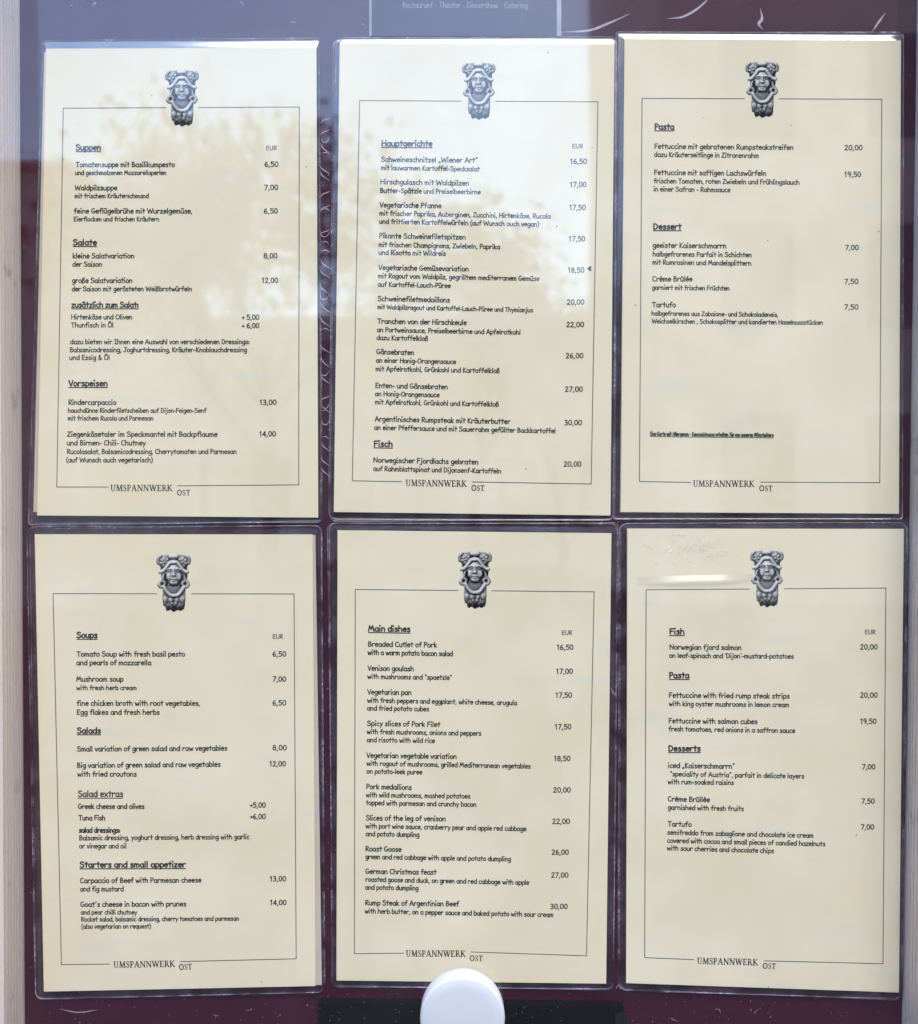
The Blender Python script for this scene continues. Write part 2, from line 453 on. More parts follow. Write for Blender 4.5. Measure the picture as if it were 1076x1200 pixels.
# ------------------------------------------------------------------ a hand-lettered stroke alphabet (cap height 1)
def A(cx, cy, rx, ry, a0, a1):
    n = max(4, int(abs(a1 - a0) / 28))
    return [(cx + rx * math.cos(R(a0 + (a1 - a0) * i / n)), cy + ry * math.sin(R(a0 + (a1 - a0) * i / n))) for i in range(n + 1)]
def Lp(*p): return list(p)
def Sp(*p): return [tuple(v) for v in resample([Vector(q) for q in p], 4)]
def Dot(x, y): return [(x - .012, y), (x + .012, y)]
X = 0.66
def O_(cx, rx=.215): return A(cx, .33, rx, .32, 60, 420)
G = {
 'a': (.62, [A(.29, .32, .21, .31, 45, 330), Lp((.5, .64), (.505, .12), (.56, .0))]),
 'b': (.60, [Lp((.1, 1.04), (.1, .02)), O_(.31)]),
 'c': (.53, [A(.31, .33, .22, .32, 50, 315)]),
 'd': (.64, [O_(.3), Lp((.53, 1.04), (.53, .0))]),
 'e': (.58, [Lp((.1, .37), (.5, .38)) + A(.3, .34, .21, .33, 12, 318)]),
 'f': (.50, [Sp((.46, .96), (.36, 1.03), (.25, .92), (.22, .6), (.22, 0)), Lp((.05, .6), (.43, .6))]),
 'g': (.60, [A(.29, .36, .20, .30, 40, 400), Sp((.5, .66), (.51, .2), (.47, -.2), (.3, -.34), (.09, -.24))]),
 'h': (.62, [Lp((.1, 1.04), (.1, 0)), Sp((.1, .4), (.24, .62), (.41, .6), (.49, .4), (.5, 0))]),
 'i': (.28, [Lp((.12, .57), (.12, 0)), Dot(.12, .99)]),
 'j': (.38, [Sp((.23, .64), (.23, .1), (.2, -.2), (.08, -.33), (-.04, -.25)), Dot(.24, .96)]),
 'k': (.56, [Lp((.1, 1.04), (.1, 0)), Lp((.45, .64), (.13, .29), (.48, 0))]),
 'l': (.27, [Lp((.12, 1.04), (.12, 0))]),
 'm': (.82, [Lp((.1, .65), (.1, 0)), Sp((.1, .4), (.2, .61), (.32, .6), (.38, .42), (.39, .0)), Sp((.39, .4), (.49, .61), (.61, .6), (.68, .42), (.69, 0))]),
 'n': (.61, [Lp((.1, .65), (.1, 0)), Sp((.1, .4), (.23, .62), (.39, .6), (.48, .4), (.49, 0))]),
 'o': (.60, [O_(.3, .22)]),
 'p': (.60, [Lp((.1, .64), (.1, -.34)), O_(.31)]),
 'q': (.62, [O_(.3), Lp((.52, .64), (.52, -.34))]),
 'r': (.50, [Lp((.1, .65), (.1, 0)), Sp((.1, .38), (.2, .58), (.34, .65), (.45, .56))]),
 's': (.52, [Sp((.42, .57), (.28, .66), (.13, .56), (.19, .41), (.36, .3), (.42, .14), (.27, 0), (.07, .09))]),
 't': (.49, [Lp((.24, .96), (.24, 0)), Lp((.04, .63), (.45, .63))]),
 'u': (.60, [Sp((.09, .64), (.09, .24), (.2, .02), (.37, .05), (.47, .26)), Lp((.48, .64), (.48, 0))]),
 'v': (.53, [Lp((.06, .64), (.26, .0), (.47, .64))]),
 'w': (.75, [Lp((.06, .64), (.21, .0), (.37, .5), (.53, .0), (.69, .64))]),
 'x': (.58, [Lp((.08, .64), (.5, 0)), Lp((.48, .64), (.06, 0))]),
 'y': (.56, [Lp((.06, .64), (.29, .07)), Lp((.5, .64), (.15, -.34))]),
 'z': (.56, [Lp((.08, .62), (.46, .62), (.08, .03), (.49, .03))]),
 'ß': (.60, [Sp((.1, -.1), (.1, .4), (.12, .82), (.26, 1.02), (.42, .9), (.38, .7), (.27, .57), (.45, .4), (.46, .14), (.32, .0), (.2, .06))]),
 'A': (.76, [Lp((.05, 0), (.38, 1.0), (.68, 0)), Lp((.16, .33), (.6, .35))]),
 'B': (.66, [Lp((.12, .98), (.12, .02)), Sp((.12, .98), (.38, .96), (.46, .76), (.34, .56), (.14, .52)), Sp((.14, .52), (.42, .5), (.55, .3), (.42, .06), (.12, .02))]),
 'C': (.66, [A(.38, .5, .29, .48, 50, 310)]),
 'D': (.74, [Lp((.12, .98), (.12, .02)), Sp((.12, .98), (.4, .92), (.62, .62), (.58, .3), (.38, .06), (.12, .02))]),
 'E': (.62, [Lp((.54, .97), (.12, .97), (.12, .02), (.55, .02)), Lp((.12, .52), (.5, .53))]),
 'F': (.60, [Lp((.54, .97), (.12, .97), (.12, 0)), Lp((.12, .52), (.48, .53))]),
 'G': (.74, [A(.38, .5, .3, .48, 55, 345) + [(.66, .42), (.4, .42)]]),
 'H': (.76, [Lp((.12, 1), (.12, 0)), Lp((.64, 1), (.64, 0)), Lp((.12, .52), (.64, .52))]),
 'I': (.56, [Lp((.08, .97), (.48, .97)), Lp((.28, .97), (.28, .03)), Lp((.06, .03), (.5, .03))]),
 'J': (.66, [Lp((.22, .97), (.64, .97)), Sp((.46, .97), (.45, .3), (.34, .04), (.18, .05), (.07, .24))]),
 'K': (.64, [Lp((.12, 1), (.12, 0)), Lp((.54, .98), (.13, .46), (.58, 0))]),
 'L': (.56, [Lp((.12, 1), (.12, .02), (.52, .02))]),
 'M': (.88, [Lp((.06, 0), (.2, .98), (.42, .3), (.62, .98), (.8, 0))]),
 'N': (.80, [Lp((.11, 0), (.11, .98), (.66, .04), (.66, 1))]),
 'O': (.80, [A(.4, .5, .32, .48, 70, 430)]),
 'P': (.60, [Lp((.12, .98), (.12, 0)), Sp((.12, .98), (.4, .96), (.53, .76), (.42, .52), (.13, .46))]),
 'R': (.66, [Lp((.12, .98), (.12, 0)), Sp((.12, .98), (.42, .96), (.54, .76), (.42, .54), (.14, .46)), Lp((.2, .46), (.6, 0))]),
 'S': (.68, [Sp((.56, .84), (.4, .99), (.18, .94), (.11, .74), (.28, .57), (.5, .44), (.58, .22), (.4, .03), (.2, .03), (.07, .16))]),
 'T': (.68, [Lp((.04, .96), (.64, .96)), Lp((.34, .96), (.34, 0))]),
 'U': (.74, [Sp((.11, 1), (.11, .4), (.2, .08), (.38, .01), (.55, .12), (.62, .45), (.63, 1))]),
 'V': (.66, [Lp((.05, 1), (.34, .0), (.62, 1))]),
 'W': (1.02, [Lp((.05, 1), (.26, .0), (.5, .82), (.74, .0), (.97, 1))]),
 'Z': (.68, [Lp((.1, .96), (.58, .96), (.07, .04), (.62, .04))]),
 '0': (.61, [A(.3, .5, .225, .47, 80, 440)]),
 '1': (.50, [Lp((.1, .78), (.27, .98), (.27, .0))]),
 '2': (.61, [Sp((.1, .76), (.2, .95), (.38, .95), (.46, .74), (.34, .44), (.08, .03)), Lp((.08, .03), (.52, .04))]),
 '3': (.61, [Sp((.1, .9), (.3, .97), (.45, .8), (.36, .58), (.22, .52)), Sp((.22, .52), (.46, .44), (.46, .14), (.28, .01), (.07, .1))]),
 '4': (.61, [Lp((.4, 0), (.4, .97), (.06, .3), (.54, .3))]),
 '9': (.61, [Sp((.48, .66), (.4, .9), (.24, .96), (.1, .8), (.12, .58), (.28, .46), (.46, .6), (.48, .72), (.46, .4), (.32, .0))]),
 '5': (.61, [Lp((.5, .96), (.16, .96), (.12, .56)), Sp((.12, .56), (.3, .63), (.48, .5), (.5, .24), (.34, .03), (.08, .08))]),
 '6': (.61, [Sp((.42, .96), (.2, .74), (.1, .4), (.16, .1), (.32, .01), (.48, .14), (.48, .38), (.32, .5), (.13, .36))]),
 '7': (.61, [Lp((.08, .95), (.53, .95), (.2, 0))]),
 '8': (.61, [A(.3, .74, .17, .22, 90, 450), A(.3, .26, .21, .25, 90, 450)]),
 ',': (.28, [Lp((.14, .07), (.07, -.18))]),
 '.': (.25, [Dot(.12, .05)]),
 ':': (.30, [Dot(.13, .12), Dot(.13, .5)]),
 '-': (.42, [Lp((.06, .34), (.34, .34))]),
 '+': (.48, [Lp((.06, .38), (.42, .38)), Lp((.24, .2), (.24, .56))]),
 '„': (.44, [Lp((.16, .1), (.1, -.12)), Lp((.32, .1), (.26, -.12))]),
 '“': (.44, [Lp((.1, .84), (.16, 1.04)), Lp((.26, .84), (.32, 1.04))]),
 '"': (.42, [Lp((.12, .82), (.12, 1.02)), Lp((.28, .82), (.28, 1.02))]),
 "'": (.24, [Lp((.12, .82), (.12, 1.02))]),
 '´': (.34, [Lp((.1, .8), (.22, 1.02))]),
 '(': (.36, [Sp((.3, 1.05), (.13, .75), (.09, .4), (.16, .0), (.3, -.22))]),
 ')': (.36, [Sp((.06, 1.05), (.23, .75), (.27, .4), (.2, .0), (.06, -.22))]),
 '&': (.68, [Sp((.6, .05), (.3, .5), (.18, .8), (.3, .97), (.4, .82), (.2, .48), (.1, .2), (.25, .01), (.45, .12), (.58, .4))]),
 '€': (.66, [A(.4, .5, .24, .46, 50, 310), Lp((.04, .58), (.5, .58)), Lp((.04, .42), (.48, .42))]),
 '·': (.5, [Dot(.25, .4)]),
 ' ': (.31, []),
}
def accent(ch, base, extra, dy=0.0):
    w, s = G[base]
    if base == 'i':
        s = s[:1]
    G[ch] = (w, s + extra)
for lo in 'aou':
    accent({'a': 'ä', 'o': 'ö', 'u': 'ü'}[lo], lo, [Dot(.18, .95), Dot(.42, .95)])
accent('Ö', 'O', [Dot(.28, 1.18), Dot(.52, 1.18)])
accent('é', 'e', [Lp((.24, .8), (.4, .98))])
accent('è', 'e', [Lp((.38, .8), (.22, .98))])
accent('û', 'u', [Lp((.14, .8), (.28, .96), (.42, .8))])

# roman capitals: (points, weight relative to the stem)
def srf(x, y, h=.13): return ([(x - h, y), (x + h, y)], .42)
TK, TN = 1.0, .62
GS = {
 'U': (.84, [([(.2, .98)] + [(.2, .35)], TK), (Sp((.2, .36), (.24, .1), (.42, .0), (.58, .1), (.64, .36)), .6), ([(.64, .36), (.64, .98)], TN), srf(.2, .98, .15), srf(.64, .98)]),
 'M': (1.02, [([(.16, .02), (.2, .98)], TN), ([(.22, .98), (.5, .08)], TK), ([(.5, .08), (.78, .98)], TN), ([(.8, .98), (.84, .02)], TK), srf(.16, .02), srf(.84, .02, .15), srf(.14, .98, .08), srf(.86, .98, .08)]),
 'S': (.60, [(Sp((.48, .78), (.4, .95), (.22, .97), (.12, .8), (.2, .6)), .6), (Sp((.2, .6), (.36, .47), (.5, .33)), TK), (Sp((.5, .33), (.46, .08), (.26, .0), (.12, .1), (.1, .26)), .6)]),
 'P': (.66, [([(.2, .98), (.2, .02)], TK), (Sp((.2, .97), (.46, .95), (.58, .74), (.44, .5), (.22, .48)), .7), srf(.2, .02, .15), srf(.14, .98, .09)]),
 'A': (.86, [([(.14, .02), (.42, .98)], TN), ([(.42, .98), (.72, .02)], TK), ([(.25, .36), (.58, .36)], TN), srf(.14, .02), srf(.72, .02, .14)]),
 'N': (.90, [([(.18, .02), (.18, .98)], TN), ([(.18, .98), (.74, .04)], TK), ([(.74, .02), (.74, .98)], TN), srf(.18, .02), srf(.74, .98), srf(.13, .98, .09)]),
 'W': (1.16, [([(.14, .98), (.38, .04)], TK), ([(.38, .04), (.6, .96)], TN), ([(.58, .96), (.82, .04)], TK), ([(.82, .04), (1.04, .98)], TN), srf(.14, .98, .15), srf(.58, .98), srf(1.04, .98)]),
 'E': (.72, [([(.2, .98), (.2, .02)], TK), ([(.2, .96), (.58, .96), (.58, .8)], TN), ([(.2, .5), (.5, .5)], TN), ([(.2, .04), (.6, .04), (.64, .22)], TN), srf(.14, .98, .08), srf(.14, .02, .08)]),
 'R': (.78, [([(.2, .98), (.2, .02)], TK), (Sp((.2, .97), (.46, .95), (.56, .75), (.44, .53), (.22, .5)), .7), ([(.36, .5), (.7, .04)], TK), srf(.2, .02, .14), srf(.14, .98, .09), srf(.72, .02, .08)]),
 'K': (.84, [([(.2, .98), (.2, .02)], TK), ([(.24, .46), (.64, .96)], TN), ([(.32, .56), (.72, .04)], TK), srf(.2, .02, .14), srf(.2, .98, .14), srf(.64, .98), srf(.74, .02, .1)]),
 'O': (.90, [(A(.44, .5, .33, .48, 100, 260), TK), (A(.44, .5, .33, .48, 260, 280), TN), (A(.44, .5, .33, .48, -80, 80), TK), (A(.44, .5, .33, .48, 80, 100), TN)]),
 'T': (.76, [([(.38, .98), (.38, .02)], TK), ([(.08, .8), (.1, .96), (.66, .96), (.68, .8)], TN), srf(.38, .02, .15)]),
}

def text_width(txt, font):
    return sum(font[c][0] for c in txt) - 0.1

def write(bm, txt, p0, p1, cap, weight, y, font=G, under=False, slant=0.0):
    """letters from 2D point p0 to p1 along the baseline, capital height cap (metres)"""
    p0, p1 = Vector(p0), Vector(p1)
    d = p1 - p0
    ux = d.normalized()
    uz = Vector((-ux.y, ux.x))
    sx = d.length / text_width(txt, font)
    x = -0.05
    k = 0
    for ch in txt:
        w, strokes = font[ch]
        for st in strokes:
            pts, wt = (st if (font is GS) else (st, 1.0))
            q = [p0 + ux * ((x + px_) * sx) + uz * (pz_ * cap) for px_, pz_ in pts]
            wd = weight * cap * wt
            if len(pts) == 2 and abs(pts[0][0] - pts[1][0]) < .03 and abs(pts[0][1] - pts[1][1]) < .001:   # dot
                wd *= 1.25
                c = (q[0] + q[1]) / 2
                q = [c - ux * wd * .18, c + ux * wd * .18]
            ribbon(bm, [(a.x, a.y) for a in q], wd, y - 2.0e-6 * (k % 4))
            k += 1
        x += w
    if under:
        a = p0 - uz * cap * .26
        b = p1 - uz * cap * .26
        ribbon(bm, [(a.x, a.y), (b.x, b.y)], weight * cap * .75, y - 1.0e-5)

# ------------------------------------------------------------------ the printed emblem: a grey halftone of a carved head
def blur(a, r):
    k = np.exp(-0.5 * (np.arange(-int(3 * r) - 1, int(3 * r) + 2) / r) ** 2)
    k /= k.sum()
    h = len(k) // 2
    b = np.pad(a, h, mode='edge')
    b = np.apply_along_axis(lambda v: np.convolve(v, k, 'valid'), 0, b)
    return np.apply_along_axis(lambda v: np.convolve(v, k, 'valid'), 1, b)

def emblem_image(nx=88, ny=154):
    x = np.linspace(45, 480, nx)[None, :] * np.ones((ny, 1))
    y = np.linspace(300, 1055, ny)[:, None] * np.ones((1, nx))
    rng = np.random.RandomState(4)
    h = np.zeros((ny, nx))
    mask = np.zeros((ny, nx), bool)
    t0 = np.full((ny, nx), 0.62)                     # stone tone of each region
    def put(z, on, tone=None):
        nonlocal h, mask, t0
        up = on & (z > h)
        h = np.where(up, z, h)
        if tone is not None:
            t0 = np.where(up, tone, t0)
        mask |= on
    def ell(cx, cy, rx, ry, top, base=0.0, tone=None, rot=0.0):
        c, s_ = math.cos(rot), math.sin(rot)
        u, v = (x - cx) * c + (y - cy) * s_, -(x - cx) * s_ + (y - cy) * c
        d = 1 - (u / rx) ** 2 - (v / ry) ** 2
        put(base + top * np.sqrt(np.maximum(d, 0)), d > 0, tone)
    def chain(pts, r, top, base=0.0, tone=None):
        q = resample([Vector(p) for p in pts], 5)
        for k, (a, b) in enumerate(zip(q[:-1], q[1:])):
            ax, ay, bx, by = a.x, a.y, b.x, b.y
            tt = np.clip(((x - ax) * (bx - ax) + (y - ay) * (by - ay)) / ((bx - ax) ** 2 + (by - ay) ** 2 + 1e-9), 0, 1)
            rr = r[0] + (r[1] - r[0]) * k / max(1, len(q) - 2)
            d = 1 - ((x - ax - tt * (bx - ax)) ** 2 + (y - ay - tt * (by - ay)) ** 2) / rr ** 2
            put(base + top * np.sqrt(np.maximum(d, 0)), d > 0, tone)
    def poly(pts, z, tone=None):
        ins = np.zeros_like(mask)
        n = len(pts)
        for i in range(n):
            x1, y1 = pts[i]; x2, y2 = pts[(i + 1) % n]
            ins ^= ((y1 > y) != (y2 > y)) & (x < (x2 - x1) * (y - y1) / (y2 - y1 + 1e-9) + x1)
        put(np.full_like(h, z), ins, tone)
    poly([(56, 345), (75, 318), (130, 326), (200, 312), (262, 305), (325, 314), (400, 324), (462, 340), (468, 420), (436, 480), (438, 560), (92, 560), (95, 480), (54, 420)], 12, .66)
    poly([(128, 730), (412, 730), (414, 860), (406, 972), (394, 1030), (345, 1028), (270, 1050), (225, 1032), (170, 1044), (150, 975), (128, 970), (116, 870)], 20, .72)
    poly([(100, 560), (440, 560), (424, 740), (106, 740)], 6, .30)
    for sx in (-1, 1):
        c = lambda v: 262 + sx * v
        ell(c(112), 422, 70, 74, 26, 12, .62)
        for a in range(7):                           # petals of the side rosettes
            an = a * 0.9 + .3
            ell(c(112 + 38 * math.cos(an)), 422 + 42 * math.sin(an), 27, 20, 20, 26, .72, an * sx)
        ell(c(112), 424, 18, 18, 18, 34, .75)
        chain([(c(172), 345), (c(196), 385), (c(190), 430)], (22, 26), 24, 14, .66)
        chain([(c(4), 412), (c(48), 432), (c(92), 490), (c(130), 532), (c(172), 548)], (27, 25), 34, 44, .82)   # wreath of hair
        chain([(c(96), 560), (c(128), 590), (c(142), 640), (c(172), 680), (c(184), 708)], (17, 26), 26, 14, .74)  # side locks
        chain([(c(184), 708), (c(160), 738), (c(122), 722), (c(112), 690), (c(130), 668)], (26, 17), 26, 18, .72)
        chain([(c(92), 590), (c(108), 650), (c(96), 700)], (13, 16), 18, 12, .52)
    ell(262, 352, 62, 36, 22, 16, .78)
    ell(262, 425, 54, 26, 40, 50, .86)
    ell(264, 556, 98, 120, 62, 16, .92)             # face
    ell(264, 622, 80, 98, 56, 22, .92)
    ell(264, 682, 50, 30, 20, 62, .82)               # chin
    chain([(264, 505), (264, 545), (263, 580)], (11, 17), 16, 76, .86)
    ell(263, 585, 25, 13, 18, 80, .84)
    for sx in (-1, 1):
        ell(264 + sx * 60, 606, 34, 42, 8, 68, .84)
        chain([(264 + sx * 20, 512), (264 + sx * 52, 502), (264 + sx * 88, 520)], (8, 6), 7, 72, .84)
        ell(264 + sx * 50, 538, 24, 10, 7, 68, .74)
    ell(262, 637, 34, 8, 9, 76, .66)
    ell(262, 656, 28, 9, 10, 76, .84)
    ell(264, 745, 84, 96, 16, 18, .70)               # neck
    chain([(142, 738), (170, 788), (215, 838), (266, 852), (318, 838), (362, 788), (392, 738)], (27, 27), 28, 26, .84)
    for cx, cy, r, tn in ((225, 905, 28, .8), (300, 905, 28, .8), (262, 898, 16, .5), (238, 950, 18, .7), (290, 950, 20, .7), (160, 900, 34, .74), (372, 900, 34, .74), (150, 960, 20, .4), (390, 960, 20, .4), (190, 1008, 30, .26), (268, 1012, 36, .22), (350, 1008, 30, .26)):
        ell(cx, cy, r, r * 1.25, 18, 20, tn)
    hb = blur(h + rng.rand(ny, nx) * 4 * mask, 0.75)
    gy, gx = np.gradient(hb, y[1, 0] - y[0, 0], x[0, 1] - x[0, 0])
    nz = 1 / np.sqrt(gx ** 2 + gy ** 2 + 1)
    lam = gx * nz * 0.25 + gy * nz * 0.70 + nz * 0.72
    ao = np.clip((blur(hb, 4.0) - hb) / 26, -0.5, 1)
    t = t0 * (0.22 + 0.86 * np.clip(lam, 0, 1.25) ** 1.5) - 0.34 * ao
    def dark(cx, cy, rx, ry, amt):
        nonlocal t
        t = t - amt * np.exp(-((x - cx) / rx) ** 2 - ((y - cy) / ry) ** 2)
    for sx in (-1, 1):
        dark(264 + sx * 48, 528, 24, 9, .42)
        dark(264 + sx * 30, 536, 10, 12, .20)
        dark(264 + sx * 48, 552, 20, 5, .14)
        dark(264 + sx * 114, 600, 9, 60, .36)
        dark(264 + sx * 138, 698, 9, 13, .16)
        dark(264 + sx * 134, 955, 16, 46, .22)
        dark(264 + sx * 110, 440, 12, 10, .25)
        dark(264 + sx * 24, 603, 9, 10, .18)
    dark(263, 600, 20, 8, .46)
    dark(262, 645, 34, 4.5, .55)
    dark(262, 670, 22, 6, .16)
    dark(264, 716, 78, 11, .40)
    dark(262, 388, 40, 9, .40)
    dark(266, 1020, 150, 34, .30)
    dark(266, 872, 20, 12, .30)
    hair = (y < 590) & (y > 400) & (np.abs(x - 262) > 36) & (hb > 40) & (((x - 264) / 100) ** 2 + ((y - 590) / 118) ** 2 > 1)
    t = t + np.where(hair, .11 * np.sin(x * .30 - np.where(x > 262, 1, -1) * y * .30), 0)
    t = t + np.where(y < 360, 0.30 * (360 - y) / 60, 0)
    t = 0.62 + (t - 0.66) * 1.02
    t = np.clip(t + (rng.rand(ny, nx) - .5) * .07, 0.03, 0.88)
    return t, mask

EMB_T, EMB_M = emblem_image()
def emblem_mesh(name, x0, x1, z0, z1, y):
    """print laid on the paper: grid cells inside the outline, tone per corner"""
    ny, nx = EMB_T.shape
    idx = {}
    verts, faces, tones = [], [], []
    def vid(i, j):
        if (i, j) not in idx:
            idx[(i, j)] = len(verts)
            verts.append((x0 + (x1 - x0) * j / (nx - 1), y, z1 + (z0 - z1) * i / (ny - 1)))
            t = float(EMB_T[i, j])
            tones.append((t ** 2.2 * 1.0 + .006, t ** 2.2 * 0.965 + .006, t ** 2.2 * 0.92 + .007, 1))
        return idx[(i, j)]
    for i in range(ny - 1):
        for j in range(nx - 1):
            if EMB_M[i, j] and EMB_M[i + 1, j + 1]:
                faces.append((vid(i + 1, j), vid(i + 1, j + 1), vid(i, j + 1), vid(i, j)))
    me = bpy.data.meshes.new(name)
    me.from_pydata(verts, [], faces)
    ca = me.color_attributes.new('print', 'FLOAT_COLOR', 'POINT')
    ca.data.foreach_set('color', [c for t in tones for c in t])
    me.materials.append(M['print'])
    return me

# ------------------------------------------------------------------ the display case
case = thing('display_case', 'shallow glazed menu case with maroon back panel, ribbed metal side rails and white knob', 'display case', (0, 0, ZC))

def rel(p, o):
    return Vector(p) - Vector(o)

# back panel with torn film marks
bm = bmesh.new()
add_box(bm, -0.36, 0.37, 0.0, 0.012, -0.44, 0.44)
rng = random.Random(11)
def mark(pts, w, yy=-0.0004):
    q = resample([Vector(((PX(a, b, 0).x), PX(a, b, 0).z - ZC)) for a, b in pts], 5)
    ribbon(bm, [(v.x, v.y) for v in q], w / S, yy, 1, taper=True)
mark([(658, 38), (690, 36), (712, 28), (737, 17)], 3.0)
mark([(783, 22), (800, 20), (818, 10), (832, -3)], 2.6)
mark([(893, 34), (889, 28), (893, 22), (891, 11)], 3.4)
mark([(1023, 36), (1029, 27), (1037, 16)], 2.4)
yy = 128.0
k = 0
while yy < 548:
    a = rng.random()
    x0, x1 = 374.5 + rng.random() * 2, 386.5 + rng.random() * 2
    if a < .3:
        mark([(x0, yy), (x0 + 3, yy + 6), (x1, yy + 12)], 1.3)
    elif a < .55:
        mark([(x1, yy + 10), (x0 + 7, yy + 12), (x0 + 2, yy + 14), (x0, yy + 18)], 1.1)
    elif a < .8:
        mark([(x0, yy + 2), (x0 + 2, yy + 9), (x0 + 7, yy + 10), (x1, yy + 3)], 1.0)
    else:
        mark([(x0 + 1, yy + 4), (x0 + 6, yy + 3), (x1 - 1, yy + 6)], .9)
    yy += 7 + rng.random() * 15
mark([(1044, 668), (1051, 662), (1063, 655)], 1.8)
mark([(716, 806), (719, 812), (722, 815)], 2.2)
mark([(722, 1158), (725, 1154), (727, 1159)], 1.2)
mark([(70, 1182), (92, 1186), (115, 1183)], 1.2)
for i in range(14):
    cx, cy = rng.uniform(30, 1060), rng.choice([rng.uniform(4, 38), rng.uniform(1172, 1198)])
    mark([(cx, cy), (cx + rng.uniform(-6, 6), cy + rng.uniform(-4, 4)), (cx + rng.uniform(-9, 9), cy + rng.uniform(-6, 6))], rng.uniform(.4, .7))
link_mesh('back_panel', bm, [M['board'], M['scratch']], case)

# ribbed side rails: extruded profile, x across, y depth
def rail(name, px_top, px_bot, sgn):
    bm = bmesh.new()
    prof = [(0.0, 0.012)]
    prof.append((0.0, -0.0005))
    y = -0.0015
    while y > -0.0290:
        prof += [(0.0, y), (0.0, y - .0030), (0.0030, y - .0033), (0.0030, y - .0046)]
        y -= 0.0050
    prof += [(0.0, -0.0335), (0.0008, -0.0342), (0.03, -0.0342), (0.03, 0.012)]
    za, zb = -0.45, 0.45
    ta, tb = PX(px_bot, 1200, 0), PX(px_top, 0, 0)
    def xz(z):
        t = (z + .3894) / .7788
        return ta.x + (tb.x - ta.x) * t
    loA, hiA = [], []
    for a, b in prof:
        loA.append(bm.verts.new((xz(za) + sgn * a, b, za)))
        hiA.append(bm.verts.new((xz(zb) + sgn * a, b, zb)))
    n = len(prof)
    for i in range(n):
        j = (i + 1) % n
        bm.faces.new((loA[i], loA[j], hiA[j], hiA[i]))
    bm.faces.new(loA)
    bm.faces.new(hiA)
    bmesh.ops.recalc_face_normals(bm, faces=bm.faces)
    return link_mesh(name, bm, M['rail'], case)
rail('side_rail', 23, 29, -1)
rail('side_rail', 1075, 1057, 1)

# black bar along the bottom with a small catch
bm = bmesh.new()
a, b = PX(373, 1176, -0.010), PX(731, 1180, -0.010)
def quad_slab(bm, pts, y0, y1, mi=0):
    """slab from four corners in order (TL, TR, BR, BL), front at y0"""
    f_ = [bm.verts.new((p[0], y0, p[1])) for p in pts]
    k_ = [bm.verts.new((p[0], y1, p[1])) for p in pts]
    fs = [bm.faces.new((f_[3], f_[2], f_[1], f_[0])), bm.faces.new((k_[0], k_[1], k_[2], k_[3]))]
    for i in range(4):
        j = (i + 1) % 4
        fs.append(bm.faces.new((f_[i], f_[j], k_[j], k_[i])))
    for f in fs:
        f.material_index = mi
    return fs
quad_slab(bm, [(a.x, a.z - ZC), (b.x, b.z - ZC), (b.x, b.z - ZC - .05), (a.x, a.z - ZC - .05)], -0.010, -0.0006)
bar = link_mesh('lock_bar', bm, M['blackbar'], case)
bm = bmesh.new()
a, b = PX(719, 1184, -0.006), PX(733, 1200, -0.006)
quad_slab(bm, [(b.x - .0085, a.z - ZC), (b.x + .001, a.z - ZC), (b.x + .001, a.z - ZC - .03), (b.x - .0085, a.z - ZC - .03)], -0.0125, -0.0102)
link_mesh('catch', bm, mat_simple('black_catch_plastic', (0.012, 0.012, 0.013), 0.35), bar)

# glass door and its knob
bm = bmesh.new()
add_box(bm, -0.40, 0.40, -0.0395, -0.0355, -0.47, 0.47)
for f in bm.faces:
    if f.calc_center_median().y < -0.0394:
        f.material_index = 1
door = link_mesh('glass_door', bm, [M['pane'], M['pane_dust']], case)
KX, KZ = (542 - 538) / 1619.0, -(1180 - 600) / 1619.0
prof = [(0.0, -0.0396), (0.0290, -0.0396), (0.0297, -0.0403), (0.0298, -0.0440), (0.0300, -0.0490), (0.0300, -0.0525), (0.0294, -0.0539), (0.0282, -0.0546), (0.022, -0.0551), (0.012, -0.0554), (0.0, -0.0555)]
bm = bmesh.new()
NS = 96
rings = []
for r, y in prof:
    if r == 0:
        rings.append([bm.verts.new((KX, y, KZ))])
    else:
        rings.append([bm.verts.new((KX + r * math.cos(2 * math.pi * i / NS), y, KZ + r * math.sin(2 * math.pi * i / NS))) for i in range(NS)])
for a, b in zip(rings[:-1], rings[1:]):
    for i in range(NS):
        j = (i + 1) % NS
        if len(a) == 1:
            bm.faces.new((a[0], b[i], b[j]))
        elif len(b) == 1:
            bm.faces.new((a[i], a[j], b[0]))
        else:
            bm.faces.new((a[i], a[j], b[j], b[i]))
bmesh.ops.recalc_face_normals(bm, faces=bm.faces)
link_mesh('door_knob', bm, M['knob'], door, smooth=True)

# ------------------------------------------------------------------ header card
hc_c = PX(545, 0, -0.002)
card = thing('header_card', 'dark card with white edges and one line of pale small lettering above the middle menu', 'sign card', hc_c)
bm = bmesh.new()
tl, br_ = PX(433, -40, -0.0012), PX(658, 43, -0.0012)
x0, x1, z0, z1 = tl.x - hc_c.x, br_.x - hc_c.x, br_.z - hc_c.z, tl.z - hc_c.z
add_box(bm, x0, x1, -0.0002, 0.0012, z0, z1)
panel = link_mesh('card_panel', bm, M['card'], card)
for xx, wd in ((x0, .0018), (x1 - .0036, .0034)):
    bm = bmesh.new()
    add_box(bm, xx, xx + wd, -0.0006, -0.00022, z0, z1)
    link_mesh('white_edge', bm, M['card_edge'], card)
bm = bmesh.new()
a, b = PX(472, 9, -0.0024), PX(618, 9.5, -0.0024)
write(bm, 'Restaurant · Theater · Dinnershow · Catering', (a.x - hc_c.x, a.z - hc_c.z), (b.x - hc_c.x, b.z - hc_c.z), 6.6 / S, .10, -0.00032)
link_mesh('lettering', bm, M['card_text'], card)

